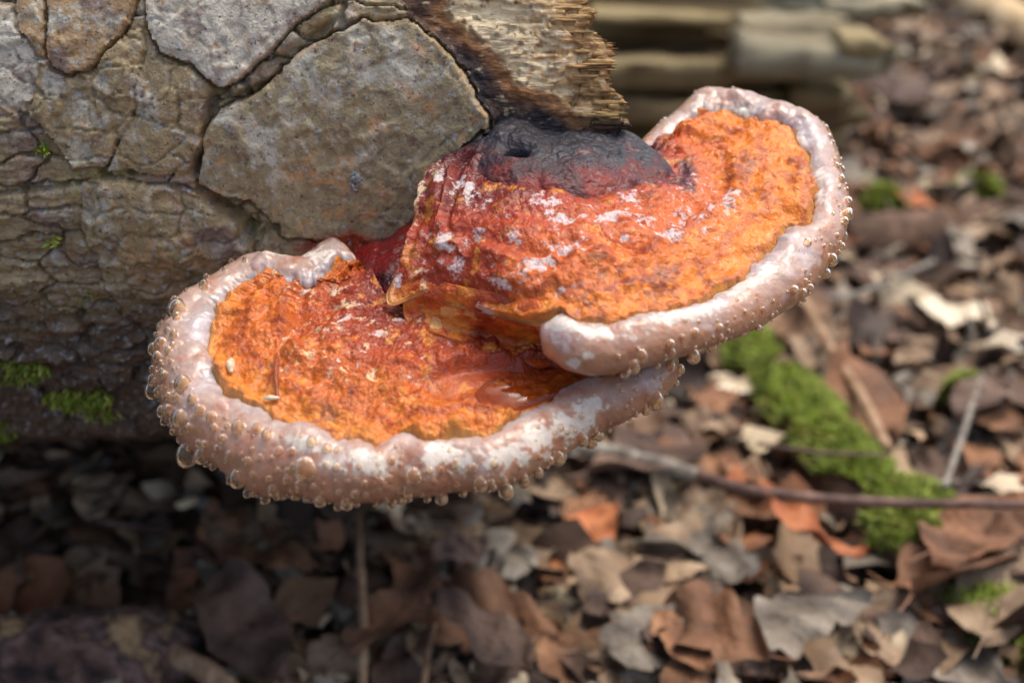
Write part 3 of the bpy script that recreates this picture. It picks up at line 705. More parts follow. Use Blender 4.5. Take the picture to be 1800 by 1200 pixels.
def root_col(px, py, P):
    a = fbm(P * 60, 4, 180); b = fbm(P * 220, 3, 181)
    col = mixc(np.broadcast_to(lin(112, 24, 24), P.shape), lin(60, 26, 28), sst(-.1, .4, a)); col = mixc(col, lin(92, 70, 62), sst(.2, .5, b) * .6)
    return col, np.clip(.18 + .3 * b, .05, .6)
inflate('wet_red_root', [(622, 440), (650, 425), (690, 412), (728, 372), (742, 380), (735, 450), (715, 520), (690, 560), (655, 510), (630, 480)],
        RBF([(640, 440, .424), (700, 410, .424), (735, 400, .42), (690, 540, .398), (640, 485, .410)]), .006, root_col, M_KNOB, fungus, n=200, m=60, rel=.8, seed=185)

# orange collar that joins the two shelves below the upper one
def collar_col(px, py, P):
    a = fbm(P * 60, 4, 190); b = fbm(P * 220, 4, 191)
    col = mixc(np.broadcast_to(lin(186, 86, 34), P.shape), lin(212, 128, 50), sst(-.1, .35, a + .5 * b)); col = mixc(col, lin(222, 178, 108), blobs(px, py, [(850, 552, 30, 12, .1), (785, 548, 16, 8), (765, 568, 10, 12)], b * 1.4) * .8); col = mixc(col, lin(186, 84, 36), sst(590, 630, py + 14 * a))
    col = mixc(col, lin(150, 58, 26), sst(.2, .5, -a))
    return col, np.clip(.25 + .25 * b, .06, .7)
def fillet(px, py):
    wf = sst(-28, 48, py - np.interp(px, [690, 745, 800, 860, 915, 950], [530, 520, 538, 552, 566, 574]))
    return depU(px, py) * (1 - wf) + depL(px, py) * wf - .0015 - .007 * wf * (1 - wf)
inflate('connecting_collar', [(708, 512), (745, 488), (800, 500), (860, 512), (915, 524), (950, 530), (968, 575), (972, 630), (950, 648), (915, 634), (860, 618), (800, 600), (745, 582), (712, 560)],
        fillet, .0015, collar_col, M_CRUST, fungus, n=320, m=110, rel=.9, back=.012, seed=195)

# ------------------------------------------------------------------ droplets on the rims
def drop_mesh(seed, sag):
    rs = np.random.RandomState(seed); n, m = 14, 10
    th, ph_ = np.meshgrid(np.linspace(0, 2 * math.pi, n, endpoint=False), np.linspace(0, math.pi, m), indexing='ij')
    z = np.cos(ph_); rr2 = np.sin(ph_) * (1 - .24 * sag * z - .10 * sag * z * z)
    x = rr2 * np.cos(th) * rs.uniform(.92, 1.05); y = rr2 * np.sin(th) * rs.uniform(.92, 1.05)
    z = np.where(z > 0, z * (1 + .55 * sag), z * 1.0)
    return mesh_from('droplet', np.stack([x, y, z], -1), grid_faces(n, m, True))
DM = [drop_mesh(i, sg) for i, sg in enumerate((.1, .2, .35, .5, .7, .95))]
for d_ in DM: d_.materials.append(M_DROP)

def scatter(S, spec, rs, rmin, rmax, minpx=0.9, taken=None):
    """spec: (s0, s1, u0, u1, count, scale) zones over the rim"""
    out = taken if taken is not None else []; res = []
    N, MR = S['Pr'].shape[:2]
    for (s0, s1, u0, u1, cnt_, sc_) in spec:
        got = tries = 0
        while got < cnt_ and tries < cnt_ * 40:
            tries += 1
            i = int(rs.uniform(s0, s1) * (N - 1)); j = int(rs.uniform(u0, u1) * (MR - 1))
            if S['rimw'][i] < .9: continue
            r_ = min(rmax, rmin * math.exp(rs.normal(.02, .58))) * sc_
            p = S['Pr'][i, j]; n = S['rn'][i, j]; c = p + n * r_ * (.2 if n[2] > -.35 else .5) + np.array([0, 0, -.16 * r_])
            if n @ (CAM - p) < -.35 * np.linalg.norm(CAM - p): continue
            if any((c[0] - q[0]) ** 2 + (c[1] - q[1]) ** 2 + (c[2] - q[2]) ** 2 < ((r_ + q[3]) * minpx) ** 2 for q in out): continue
            out.append((*c, r_, -n[2])); res.append(out[-1]); got += 1
    return res
rs = np.random.RandomState(5)
takenL, takenU = [], []
bigL = scatter(SL, [(.27, .62, .42, .86, 135, 1.0), (.20, .34, .38, .80, 30, 1.0), (.60, .80, .50, .92, 46, .9), (.80, .97, .50, .90, 26, .8), (.12, .22, .35, .7, 6, .7), (.34, .55, .36, .6, 10, .9)], rs, .00112, .0034, .93, takenL)
bigU = scatter(SU, [(.62, .76, .40, .88, 30, .9), (.42, .64, .50, .95, 30, .9), (.76, .93, .40, .75, 10, .55)], rs, .00105, .0022, .95, takenU)
def add_drop(c, label, grp):
    x, y, z, r_, down = c
    k = int(np.clip(rs.uniform(0, 3) + (2.2 if down > .1 else 1.0), 0, 5)) if down < .75 else int(rs.uniform(0, 2))
    o_ = bpy.data.objects.new('droplet', DM[k]); COL.objects.link(o_); o_.location = (x, y, z); o_.scale = (r_, r_, r_ * rs.uniform(.92, 1.12)); o_.rotation_euler = (0, 0, rs.uniform(0, 6.28))
    tag(o_, label, 'droplet', grp)
for c in bigL: add_drop(c, 'clear amber droplet clinging to the pinkish rim of the lower shelf', 'droplets on the lower shelf rim')
for c in bigU: add_drop(c, 'clear amber droplet clinging to the pinkish rim of the upper shelf', 'droplets on the upper shelf rim')
tiny = scatter(SL, [(.2, .97, .35, .95, 130, .42)], rs, .00085, .0016, .9, takenL) + scatter(SU, [(.48, .95, .4, .95, 120, .42)], rs, .00085, .0016, .9, takenU)
tv, tf = [], []
n_, m_ = 8, 6
th, ph_ = np.meshgrid(np.linspace(0, 2 * math.pi, n_, endpoint=False), np.linspace(0, math.pi, m_), indexing='ij')
uv_ = np.stack([np.sin(ph_) * np.cos(th), np.sin(ph_) * np.sin(th), np.cos(ph_) * 1.15], -1).reshape(-1, 3)
for k, c in enumerate(tiny):
    tv.append(uv_ * c[3] + np.array(c[:3])); tf.append(grid_faces(n_, m_, True) + k * n_ * m_)
o_ = obj('tiny_droplets', mesh_from('tiny_droplets', np.concatenate(tv), np.concatenate(tf)), M_DROP)
tag(o_, 'fine beads of clear liquid between the larger droplets on the rims', 'droplets', kind='stuff')

# amber liquid lying in the hollow of the lower shelf
def pool(poly, label, lift):
    b = smooth_curve(np.vstack([poly, poly[:1]]), 121)[:-1]; c = b.mean(0); r = np.linspace(0, 1, 26)[None]
    px = c[0] + (b[:, None, 0] - c[0]) * r; py = c[1] + (b[:, None, 1] - c[1]) * r
    t = depL(px, py); P = p2w(px, py, t)
    nL = SN * (lift * (1 - r ** 4) - .0006)[..., None] + SN * (.0009 * fbm(P * np.array([45, 120, 1]), 3, 200))[..., None]
    top = P + nL; bot = P - SN * .004
    V = np.concatenate([top, bot[:, ::-1]], 1)
    return tag(obj('liquid_pool', mesh_from('liquid_pool', V, grid_faces(120, 52, True)), M_POOL), label, 'liquid')
pool([(835, 690), (860, 668), (910, 655), (960, 648), (1010, 650), (1050, 660), (1035, 682), (1000, 694), (960, 704), (920, 718), (880, 722), (845, 708)], 'glossy amber liquid pooled on the lower shelf beneath the upper rim', .0024)

# ------------------------------------------------------------------ leaf litter
def leaf_mat(name, c0, c1, c2, rough=.7):
    m, t, b = new_mat(name); N = t.nodes; L = t.links
    uv = N.new('ShaderNodeUVMap'); uv.uv_map = 'leaf'
    sp = N.new('ShaderNodeSeparateXYZ'); L.new(uv.outputs[0], sp.inputs[0])
    def mth(op, a, b_=None):
        n = N.new('ShaderNodeMath'); n.operation = op
        for k, v_ in ((0, a), (1, b_)):
            if v_ is None: continue
            if isinstance(v_, (int, float)): n.inputs[k].default_value = v_
            else: L.new(v_, n.inputs[k])
        return n.outputs[0]
    ab = mth('ABSOLUTE', sp.outputs['Y'])
    f = mth('FRACT', mth('SUBTRACT', mth('MULTIPLY', sp.outputs['X'], 9.0), mth('MULTIPLY', ab, 2.2)))
    vein = mth('MAXIMUM', mth('LESS_THAN', ab, .05), mth('LESS_THAN', f, .10))
    tc = N.new('ShaderNodeTexCoord'); oi = N.new('ShaderNodeObjectInfo')
    n1 = N.new('ShaderNodeTexNoise'); n1.noise_dimensions = '4D'; n1.inputs['Scale'].default_value = 2.6; n1.inputs['Detail'].default_value = 7
    L.new(tc.outputs['Object'], n1.inputs['Vector']); L.new(mth('MULTIPLY', oi.outputs['Random'], 60), n1.inputs['W'])
    cr = N.new('ShaderNodeValToRGB'); cr.color_ramp.elements.new(.5)
    for e, (p, c) in zip(cr.color_ramp.elements, ((.32, c0), (.5, c1), (.68, c2))): e.position = p; e.color = (*lin(*c), 1)
    L.new(n1.outputs['Fac'], cr.inputs[0])
    sc_ = mth('MULTIPLY', mth('SUBTRACT', 1.18, mth('MULTIPLY', vein, .22)), mth('ADD', .72, mth('MULTIPLY', oi.outputs['Random'], .48)))
    vm = N.new('ShaderNodeVectorMath'); vm.operation = 'SCALE'; L.new(cr.outputs[0], vm.inputs[0]); L.new(sc_, vm.inputs['Scale'])
    L.new(vm.outputs[0], b.inputs['Base Color']); b.inputs['Roughness'].default_value = rough
    bp = N.new('ShaderNodeBump'); bp.inputs['Distance'].default_value = .03; bp.inputs['Strength'].default_value = .6
    L.new(mth('SUBTRACT', n1.outputs['Fac'], mth('MULTIPLY', vein, .1)), bp.inputs['Height']); L.new(bp.outputs[0], b.inputs['Normal'])
    return m
LM = {
    'russet': leaf_mat('russet_leaf', (80, 56, 40), (120, 84, 58), (152, 112, 80)),
    'tan': leaf_mat('tan_leaf', (98, 80, 62), (138, 116, 92), (170, 150, 124)),
    'grey': leaf_mat('grey_leaf', (82, 74, 64), (116, 108, 96), (146, 140, 128)),
    'dark': leaf_mat('dark_leaf', (56, 42, 34), (90, 70, 58), (120, 98, 82)),
    'pale': leaf_mat('pale_leaf', (156, 138, 110), (194, 180, 154), (214, 204, 182)),
    'orange': leaf_mat('orange_leaf', (130, 72, 42), (172, 100, 58), (196, 130, 84)),
}
def leaf_mesh(kind, seed, curl=None, fold=None):
    rs_ = np.random.RandomState(seed)
    nl, nw = (40, 9) if kind == 'oak' else (18, 9)
    t = np.linspace(0, 1, nl); s = np.linspace(-1, 1, nw); T, S_ = np.meshgrid(t, s, indexing='ij')
    if kind == 'beech':
        wd = .30 * np.sin(math.pi * t ** .85) ** .8 * (1 - .25 * t) + .004
        wl = wd * (1 + .05 * np.sin(t * 44)); wr = wl
    else:
        base = .27 * np.sin(math.pi * np.clip(t, 0, 1) ** 1.35) ** .6 + .012
        lobe = lambda p_: 1 + .42 * (np.abs(np.cos(math.pi * (4.0 * t + p_))) ** .6 - .5)
        wl = base * lobe(rs_.uniform(0, .3)); wr = base * lobe(rs_.uniform(0, .3))
    W_ = np.where(S_ < 0, wl[:, None], wr[:, None])
    x = T - .5 + .10 * np.abs(S_) * W_ * 2; y = S_ * W_
    cl = rs_.uniform(-.3, .5) if curl is None else curl; fo = rs_.uniform(-.1, .28) if fold is None else fold
    bend = rs_.uniform(-.12, .12); y = y + bend * np.sin(math.pi * T)
    z = cl * (T - .5) ** 2 * .8 + fo * np.abs(y) * .7 + rs_.uniform(-.6, .8) * y ** 2 + .05 * np.sin(T * 9 + rs_.uniform(0, 6)) * S_ + .03 * np.sin(T * 17 + S_ * 3 + rs_.uniform(0, 6)) + rs_.uniform(-.25, .25) * (T - .5) * y
    V = np.stack([x, y, z], -1)
    # stalk
    sn = 5; sx_ = np.linspace(-.5 - .2, -.5, sn); st = np.stack([np.stack([sx_, np.full(sn, o), np.full(sn, z[0, nw // 2]) + .05 * (sx_ + .5) ** 2 * 9 + h_], -1) for o, h_ in ((-.008, 0), (0, .010), (.008, 0))], 1)
    F = np.concatenate([grid_faces(nl, nw), grid_faces(sn, 3) + nl * nw])
    me = mesh_from(kind + '_leaf', np.concatenate([V.reshape(-1, 3), st.reshape(-1, 3)]), F)
    lay = me.uv_layers.new(name='leaf'); uvv = np.concatenate([np.stack([T, S_], -1).reshape(-1, 2), np.zeros((sn * 3, 2))])
    li = np.empty(len(me.loops), np.int32); me.loops.foreach_get('vertex_index', li); lay.data.foreach_set('uv', uvv[li].astype(np.float32).ravel())
    me.materials.append(LM['tan'])
    return me
LEAF = {'beech': [leaf_mesh('beech', 300 + i) for i in range(9)], 'oak': [leaf_mesh('oak', 400 + i) for i in range(7)]}

def put_leaf(kind, tone_, loc, size, rz, tx=0., ty=0., label=None, group=None, me=None):
    me = me or LEAF[kind][random.randrange(len(LEAF[kind]))]
    o = bpy.data.objects.new(kind + '_leaf', me); COL.objects.link(o)
    o.material_slots[0].link = 'OBJECT'; o.material_slots[0].material = LM[tone_]
    o.location = loc; o.scale = (size, size * random.uniform(.85, 1.15), size); o.rotation_euler = (tx, ty, rz)
    tag(o, label, 'leaf', group); return o
WORD = {'russet': 'russet brown', 'tan': 'light tan', 'grey': 'weathered grey brown', 'dark': 'dark chocolate brown', 'pale': 'bleached cream', 'orange': 'orange brown'}
# leaves that stand out in the photograph
def at_leaf(kind, tone_, px, py, lenpx, ang, label, lift=.012, tx=0., ty=0., seed=1, curl=.2, fold=.2):
    p = on_ground(px, py, lift + .01); _, _, t = proj(p)
    e_ = on_ground(px + 60 * math.cos(ang), py + 60 * math.sin(ang), lift + .01); d = e_ - p; rz = math.atan2(d[1], d[0])
    size = lenpx / 60 * math.hypot(d[0], d[1])
    return put_leaf(kind, tone_, (p[0], p[1], p[2]), min(size, .105), rz, tx, ty, label, me=leaf_mesh(kind, seed, curl, fold))
at_leaf('oak', 'grey', 1430, 1092, 225, 2.75, 'large weathered grey lobed oak leaf beside the russet leaves', .02, -.2, .05, 501, .25, .1)
at_leaf('beech', 'orange', 1430, 940, 185, .35, 'rounded bright orange brown leaf below the thin dark twig', .045, -.35, .1, 502, .5, .4)
at_leaf('beech', 'russet', 1655, 985, 250, -1.1, 'large russet leaf leaning on the moss clump', .022, -.3, .1, 503, .5, .3)
at_leaf('beech', 'russet', 1640, 1085, 200, .3, 'russet leaf tucked under the large russet leaf', .015, -.2, .1, 504, .3, .3)
at_leaf('beech', 'russet', 1735, 950, 190, -.4, 'reddish brown cupped leaf lying over the moss clump', .028, -.2, -.1, 505, .7, .4)
at_leaf('beech', 'tan', 1765, 1060, 170, -1.2, 'tan curled leaf beside the reddish cupped leaf', .025, -.3, -.1, 506, .5, .4)
at_leaf('oak', 'pale', 1660, 545, 165, .35, 'bleached cream ragged leaf among the brown litter', .02, -.15, 0, 507, .15, .1)
at_leaf('beech', 'pale', 1770, 600, 110, -.3, 'pale cream folded leaf beside the bleached ragged leaf', .02, -.15, 0, 517, .2, .15)
at_leaf('beech', 'russet', 1725, 300, 110, .3, 'smooth pinkish russet leaf far back in the litter', .03, -.4, 0, 508, .4, .2)
at_leaf('beech', 'russet', 1500, 720, 190, 1.2, 'russet leaf lying between the mossy branch and the pale stick', .02, -.2, .3, 509, .3, .4)
at_leaf('beech', 'orange', 1330, 850, 150, .25, 'orange brown leaf under the pale knobbly twig', .015, -.4, 0, 510, .2, .3)
at_leaf('beech', 'dark', 440, 1110, 210, 1.1, 'dark wet brown leaf beside the purplish fallen branch', .02, -.2, .1, 511, .4, .3)
at_leaf('beech', 'russet', 690, 1080, 210, -.9, 'dull red leaf beside the thin upright stalk', .02, -.3, .1, 512, .4, .4)
at_leaf('beech', 'grey', 1190, 950, 160, -.5, 'greyish leaf curled over in the shade below the shelf', .02, -.3, .1, 513, .6, .4)
at_leaf('oak', 'grey', 1150, 1120, 140, 2.3, 'bluish grey oak leaf with a torn edge in the shade', .02, -.2, .1, 514, .3, .2)

KEEP = [(1430, 1092, 140), (1430, 940, 90), (1655, 985, 110), (1735, 950, 90), (1660, 545, 100), (1725, 300, 55), (1330, 640, 70), (1400, 730, 75), (1470, 815, 75), (1530, 890, 70), (1600, 955, 100), (1735, 1145, 95), (1545, 385, 50), (1715, 355, 45), (1690, 720, 35), (1500, 720, 80), (690, 1080, 80), (440, 1110, 70), (1640, 1085, 60), (40, 1150, 110), (180, 1150, 110), (310, 1150, 100), (-80, 1150, 110), (1690, 540, 90), (1770, 600, 70)]
cy = RNG.uniform(.42, 2.6, 9000); cx = (RNG.uniform(-1, 1, 9000)) * (cy * 1.08 + .12) * .46
ch = ground_h(cx, cy); cpx, cpy, ct = proj(np.stack([cx, cy, ch + .01], -1))
ok = (cpx > -120) & (cpx < 1920) & (cpy < 1330)
for (kx, ky, kr) in KEEP: ok &= np.hypot(cpx - kx, cpy - ky) > kr
vis_ = np.where(((cpy < 800) & (cpx < 1150)) | ((cpx < 1480) & (cpy < 560)), 1e-3, 1.0) * np.where((cpx > -60) & (cpx < 1860) & (cpy > -60) & (cpy < 1260), 1, .2)
pts = [(ct[i] / vis_[i], cx[i], cy[i], ch[i], vis_[i]) for i in np.nonzero(ok)[0][:1700]]
pts.sort()
tones = ['russet', 'tan', 'grey', 'dark', 'orange', 'pale']; tw = [21, 27, 23, 24, 2, 3]
far_v, far_f, far_uv = [], [], []
nv = 0; FARC = []
for k, (_, x, y, h_, vis) in enumerate(pts):
    kind = 'beech' if random.random() < .68 else 'oak'; tn = random.choices(tones, tw)[0]
    size = random.uniform(.034, .068) if kind == 'beech' else random.uniform(.045, .085)
    rz = random.uniform(0, 6.28); tx = random.gauss(0, .2); ty = random.gauss(0, .18); z = h_ + .006 + abs(random.gauss(0, .014))
    if k < 285:
        put_leaf(kind, tn, (x, y, z), size, rz, tx, ty, f'{WORD[tn]} {kind} leaf lying loose in the litter', f'{WORD[tn]} {kind} leaves in the litter')
    else:
        me = LEAF[kind][random.randrange(len(LEAF[kind]))]; V = np.empty(len(me.vertices) * 3, np.float32); me.vertices.foreach_get('co', V); V = V.reshape(-1, 3) * size
        from mathutils import Euler
        R = np.array(Euler((tx, ty, rz)).to_matrix()); V = V @ R.T + np.array([x, y, z])
        Fq = np.empty(len(me.loops), np.int32); me.loops.foreach_get('vertex_index', Fq)
        far_v.append(V); far_f.append(Fq.reshape(-1, 4) + nv); nv += len(V)
        base_c = {'russet': (132, 84, 56), 'tan': (160, 128, 96), 'grey': (138, 126, 112), 'dark': (80, 58, 48), 'pale': (205, 190, 162), 'orange': (180, 102, 56)}[tn]
        FARC.append(np.broadcast_to(lin(*base_c) * random.uniform(.75, 1.15), V.shape))
# small torn scraps between the leaves
sy_ = RNG.uniform(.42, 2.2, 6000); sx_a = RNG.uniform(-1, 1, 6000) * (sy_ * 1.08 + .12) * .46; sh_ = ground_h(sx_a, sy_)
# the litter goes on past the edges of the picture
wx_, wy_ = RNG.uniform(-1.8, 2.4, 9000), RNG.uniform(0.0, 3.6, 9000); outside = np.abs(wx_) > (wy_ * 1.08 + .02) * .42
sx_a = np.concatenate([sx_a, wx_[outside]]); sy_ = np.concatenate([sy_, wy_[outside]]); sh_ = ground_h(sx_a, sy_)
for qi, (x, y, h_) in enumerate(zip(sx_a, sy_, sh_)):
    s_ = random.uniform(.004, .016) if qi < 6000 else random.uniform(.012, .036); rz = random.uniform(0, 6.28); asp = random.choice([1, 1, .6, .25])
    gx_, gy_ = np.meshgrid(np.linspace(-1, 1, 4), np.linspace(-1, 1, 4), indexing='ij')
    V = np.stack([gx_ * s_ * (1 + .2 * RNG.normal(size=(4, 4))), gy_ * s_ * asp * (1 + .2 * RNG.normal(size=(4, 4))), s_ * (.5 * gx_ ** 2 * random.uniform(-1, 1.5) + .12 * RNG.normal(size=(4, 4)))], -1).reshape(-1, 3)
    from mathutils import Euler
    R = np.array(Euler((random.gauss(0, .5), random.gauss(0, .5), rz)).to_matrix()); V = V @ R.T + np.array([x, y, h_ + .004 + abs(random.gauss(0, .012))])
    far_v.append(V); far_f.append(grid_faces(4, 4) + nv); nv += len(V)
    FARC.append(np.broadcast_to(lin(*random.choice([(124, 94, 68), (96, 74, 58), (164, 138, 108), (72, 56, 46), (136, 92, 62), (146, 136, 120), (196, 180, 150), (150, 124, 96)])) * random.uniform(.65, 1.2), V.shape))
M_LIT = attr_mat('litter_scraps', bump_scale=120, bump_d=.002, rough=.65, var=.3, var_scale=60)
o_ = obj('leaf_litter', mesh_from('leaf_litter', np.concatenate(far_v), np.concatenate(far_f), np.concatenate(FARC)), M_LIT)
tag(o_, 'dense brown litter of torn leaf scraps covering the forest floor', 'leaf litter', kind='stuff')

# ------------------------------------------------------------------ twigs and branches
def tube(name, pts3, radii, mt, colf=None, n=70, m=14, rough_amp=.12, seed=0, flat=1.0):
    pts3 = np.array(pts3, float); C_ = smooth_curve(np.column_stack([pts3, radii]), n); c = C_[:, :3]; r = C_[:, 3]
    tg = np.gradient(c, axis=0); tg /= np.linalg.norm(tg, axis=1, keepdims=True)
    side = np.cross(tg, [0, 0, 1.0]); side /= np.linalg.norm(side, axis=1, keepdims=True) + 1e-9; up = np.cross(side, tg)
    a = np.linspace(0, 2 * math.pi, m, endpoint=False)
    dirs = np.cos(a)[None, :, None] * side[:, None] + flat * np.sin(a)[None, :, None] * up[:, None]
    V = c[:, None] + dirs * r[:, None, None]
    V = V + dirs * (r[:, None] * rough_amp * fbm(V * (0.6 / r.mean()) + seed, 3, 220))[..., None]
    V = np.concatenate([c[:1, None] + 0 * V[:1], V, c[-1:, None] + 0 * V[:1]], 0)
    return obj(name, mesh_from(name, V, grid_faces(m, n + 2, True) if False else np.stack([x_ for x_ in _tubef(n + 2, m)], 0), None if colf is None else colf(V)), mt)
def _tubef(n, m):
    i, j = np.meshgrid(np.arange(n - 1), np.arange(m), indexing='ij')
    a = i * m + j; b = i * m + (j + 1) % m
    return np.stack([a, b, b + m, a + m], -1).reshape(-1, 4)
M_TWG = noise_mat('grey_twig', [(.3, (96, 88, 80)), (.55, (138, 132, 120)), (.75, (168, 166, 156))], 120, .75, .001, 300)
M_TWB = noise_mat('brown_twig', [(.3, (66, 48, 42)), (.55, (104, 80, 70)), (.75, (136, 112, 98))], 120, .7, .001, 300)
M_TWT = noise_mat('tan_stick', [(.3, (126, 98, 72)), (.55, (164, 134, 104)), (.75, (190, 166, 136))], 120, .75, .001, 300)
M_CRM = noise_mat('cream_wood', [(.3, (176, 146, 104)), (.55, (214, 188, 142)), (.75, (232, 214, 176))], 30, .8, .002, 120)
M_PUR = noise_mat('purplish_bark', [(.36, (46, 36, 34)), (.46, (104, 78, 68)), (.53, (132, 108, 100)), (.58, (80, 60, 54)), (.66, (176, 146, 106))], 44, .75, .012, 130)
M_MBK = noise_mat('mossy_bark', [(.3, (60, 46, 36)), (.55, (104, 80, 62)), (.75, (136, 108, 92))], 60, .85, .003, 160)
def gtube(name, pix, radii_px, mt, label, lift=.01, cat='twig', **kw):
    P_ = []; R_ = []
    for (q, rp) in zip(pix, radii_px):
        l_ = q[2] if len(q) > 2 else lift
        p = on_ground(q[0], q[1], l_); _, _, t = proj(p); P_.append(p); R_.append(rp * float(t) / FPX)
    return tag(tube(name, P_, R_, mt, **kw), label, cat)
gtube('twig', [(960, 772), (1060, 792), (1130, 808), (1200, 828), (1232, 836)], [15, 16, 14, 15, 10], M_TWG, 'pale grey knobbly twig running out from behind the lower shelf', .035, rough_amp=.3)
gtube('twig', [(1228, 834), (1300, 858), (1400, 872), (1500, 880), (1600, 884), (1720, 886), (1830, 888)], [10, 11, 10, 10, 9, 8, 7], M_TWB, 'thin dark twig lying straight across the mossy branch', .062)
gtube('stick', [(1405, 515), (1455, 605), (1510, 690), (1560, 790)], [9, 9, 10, 11], M_TWT, 'slim tan stick slanting across the litter beside the mossy branch', .04)
gtube('twig', [(1725, 660), (1700, 740), (1660, 855)], [5, 6, 6], M_TWG, 'short grey twig standing slanted among the right hand litter', .045)
gtube('twig', [(330, 870), (430, 930), (520, 1020), (610, 1085)], [14, 15, 16, 16], M_TWG, 'long dull grey twig in the shadow under the log', .02)
gtube('twig', [(170, 915), (300, 935), (430, 965)], [7, 7, 6], M_TWB, 'thin shaded twig lying under the log', .02)
gtube('twig', [(630, 905), (634, 1000), (638, 1100), (636, 1230)], [7, 8, 9, 9], M_TWT, 'thin brown upright stalk in front of the dull red leaf', .03)
gtube('twig', [(765, 1095), (752, 1150), (740, 1240)], [4, 6, 7], M_TWT, 'short pale stalk between the scraps in the shade', .03)
gtube('stick', [(878, 935), (868, 1010), (872, 1075)], [30, 33, 28], M_TWG, 'flat grey bit of rotten wood in the shaded litter', .012, flat=.4)
gtube('stick', [(1240, 1010), (1235, 1100), (1215, 1200)], [20, 22, 18], M_TWT, 'flat strip of pale straw in front of the grey oak leaf', .02, flat=.3)
gtube('twig', [(1330, 780), (1440, 795), (1560, 800)], [4, 4, 3], M_TWB, 'hair thin twig crossing the mossy branch', .05)
gtube('twig', [(1410, 525), (1490, 522), (1560, 495), (1640, 460)], [5, 6, 6, 5], M_TWG, 'curved grey twig behind the upper shelf', .03)
gtube('branch', [(1480, 420), (1600, 415), (1720, 395), (1840, 370)], [44, 46, 40, 36], M_MBK, 'thick brown branch lying in the litter behind the upper shelf', .012, 'branch')
gtube('branch', [(1670, -30), (1730, 10), (1790, 45), (1880, 90)], [34, 36, 36, 34], M_CRM, 'pale cream barkless branch far back on the forest floor', .03, 'branch')
gtube('branch', [(-330, 1195), (-100, 1175), (120, 1165), (300, 1160), (355, 1170)], [95, 95, 92, 84, 50], M_PUR, 'purplish brown fallen branch with flaking bark in the shade', .018, 'branch', n=200, m=60, rough_amp=.42)
gtube('branch', [(250, 1120), (330, 1160), (400, 1210), (470, 1270)], [12, 20, 20, 16], M_TWT, 'pale split piece of wood beside the purplish branch', .03, 'branch', rough_amp=.4)

# mossy branch and the moss growing on it
mb = [(1270, 560), (1330, 640), (1400, 730), (1470, 815), (1540, 900), (1640, 985)]
mbp = [on_ground(a, b, .020) for a, b in mb]; mbr = [.018, .020, .022, .022, .021, .018]
tag(tube('branch', mbp, mbr, M_MBK, n=90, m=18, rough_amp=.2), 'brown branch half covered in bright green moss', 'branch')
M_MOSS = attr_mat('moss_leaves', bump_scale=300, bump_d=.0005, rough=.6, var=.25, var_scale=150)
MCOL = np.array([lin(*c) for c in ((132, 158, 48), (152, 172, 64), (108, 134, 40), (164, 180, 84), (146, 140, 66))])
def moss(name, p, n, label, hgt, rs_):
    """p, n: points and normals where blades of moss grow"""
    k = len(p); n = n / np.linalg.norm(n, axis=1, keepdims=True); t1 = np.cross(n, rs_.normal(size=(k, 3))); t1 /= np.linalg.norm(t1, axis=1, keepdims=True)
    h = hgt * rs_.uniform(.5, 1.3, (k, 1)); sd_ = np.cross(n, t1); wv_ = hgt * .17
    mid = p + n * h * .55 + t1 * h * .15; tip = p + n * h + t1 * h * rs_.uniform(0, .9, (k, 1))
    V = np.stack([p - sd_ * wv_ * .5, p + sd_ * wv_ * .5, mid + sd_ * wv_, mid - sd_ * wv_, tip], 1).reshape(-1, 3)
    b5 = (np.arange(k) * 5)[:, None]; F = np.concatenate([b5 + np.array([[0, 1, 2]]), b5 + np.array([[0, 2, 3]]), b5 + np.array([[3, 2, 4]])])
    return tag(obj(name, mesh_from(name, V, F, np.repeat(MCOL[rs_.randint(0, 5, k)] * (.80 + .60 * np.clip(.5 + fbm(p * 60, 2, 250), 0, 1))[:, None] * rs_.uniform(.75, 1.1, (k, 1)), 5, 0)), M_MOSS), label, 'moss', kind='stuff')
rs2 = np.random.RandomState(9)
cb = smooth_curve(np.column_stack([np.array(mbp), mbr]), 200)
k = rs2.randint(0, 199, 22000); a_ = rs2.normal(math.pi / 2, .8, 22000)[:, None]; tg = cb[k + 1, :3] - cb[k, :3]; tg /= np.linalg.norm(tg, axis=1, keepdims=True)
side = np.cross(tg, [0, 0, 1.]); side /= np.linalg.norm(side, axis=1, keepdims=True); up = np.cross(side, tg); n = np.cos(a_) * side + np.sin(a_) * up
p = cb[k, :3] + n * cb[k, 3:] * 1.0; sel = fbm(p * 24, 2, 240) > -.10 + .22 * np.abs(a_[:, 0] - math.pi / 2)
moss('moss', p[sel], (n + np.array([0, 0, .4]))[sel], 'bright green moss coating the fallen branch', .006, rs2)
def cushion(pix, rpx, label, cnt_, hump):
    p0 = on_ground(*pix); _, _, t = proj(p0); R = rpx * float(t) / FPX
    a = rs2.uniform(0, 6.283, cnt_ * 2); r_ = np.sqrt(rs2.uniform(0, 1, cnt_ * 2)); sel = r_ < .8 + .25 * np.sin(a * 3 + pix[0]); a, r_ = a[sel], r_[sel]
    x, y = p0[0] + R * r_ * np.cos(a), p0[1] + R * 1.2 * r_ * np.sin(a); z = ground_h(x, y) + hump * (1 - r_ * r_)
    moss('moss', np.stack([x, y, z], -1), np.stack([r_ * np.cos(a) * .6, r_ * np.sin(a) * .6, 0 * r_ + 1], -1), label, .008, rs2)
cushion((1600, 955), 105, 'green moss clump behind the reddish leaves', 7000, .03)
cushion((1735, 1145), 95, 'rounded green moss clump in front of the russet leaves', 5000, .03)
cushion((1545, 385), 55, 'small moss clump behind the upper shelf rim', 3000, .025)
cushion((1715, 355), 50, 'light green moss patch far back by the pinkish leaf', 3000, .02)
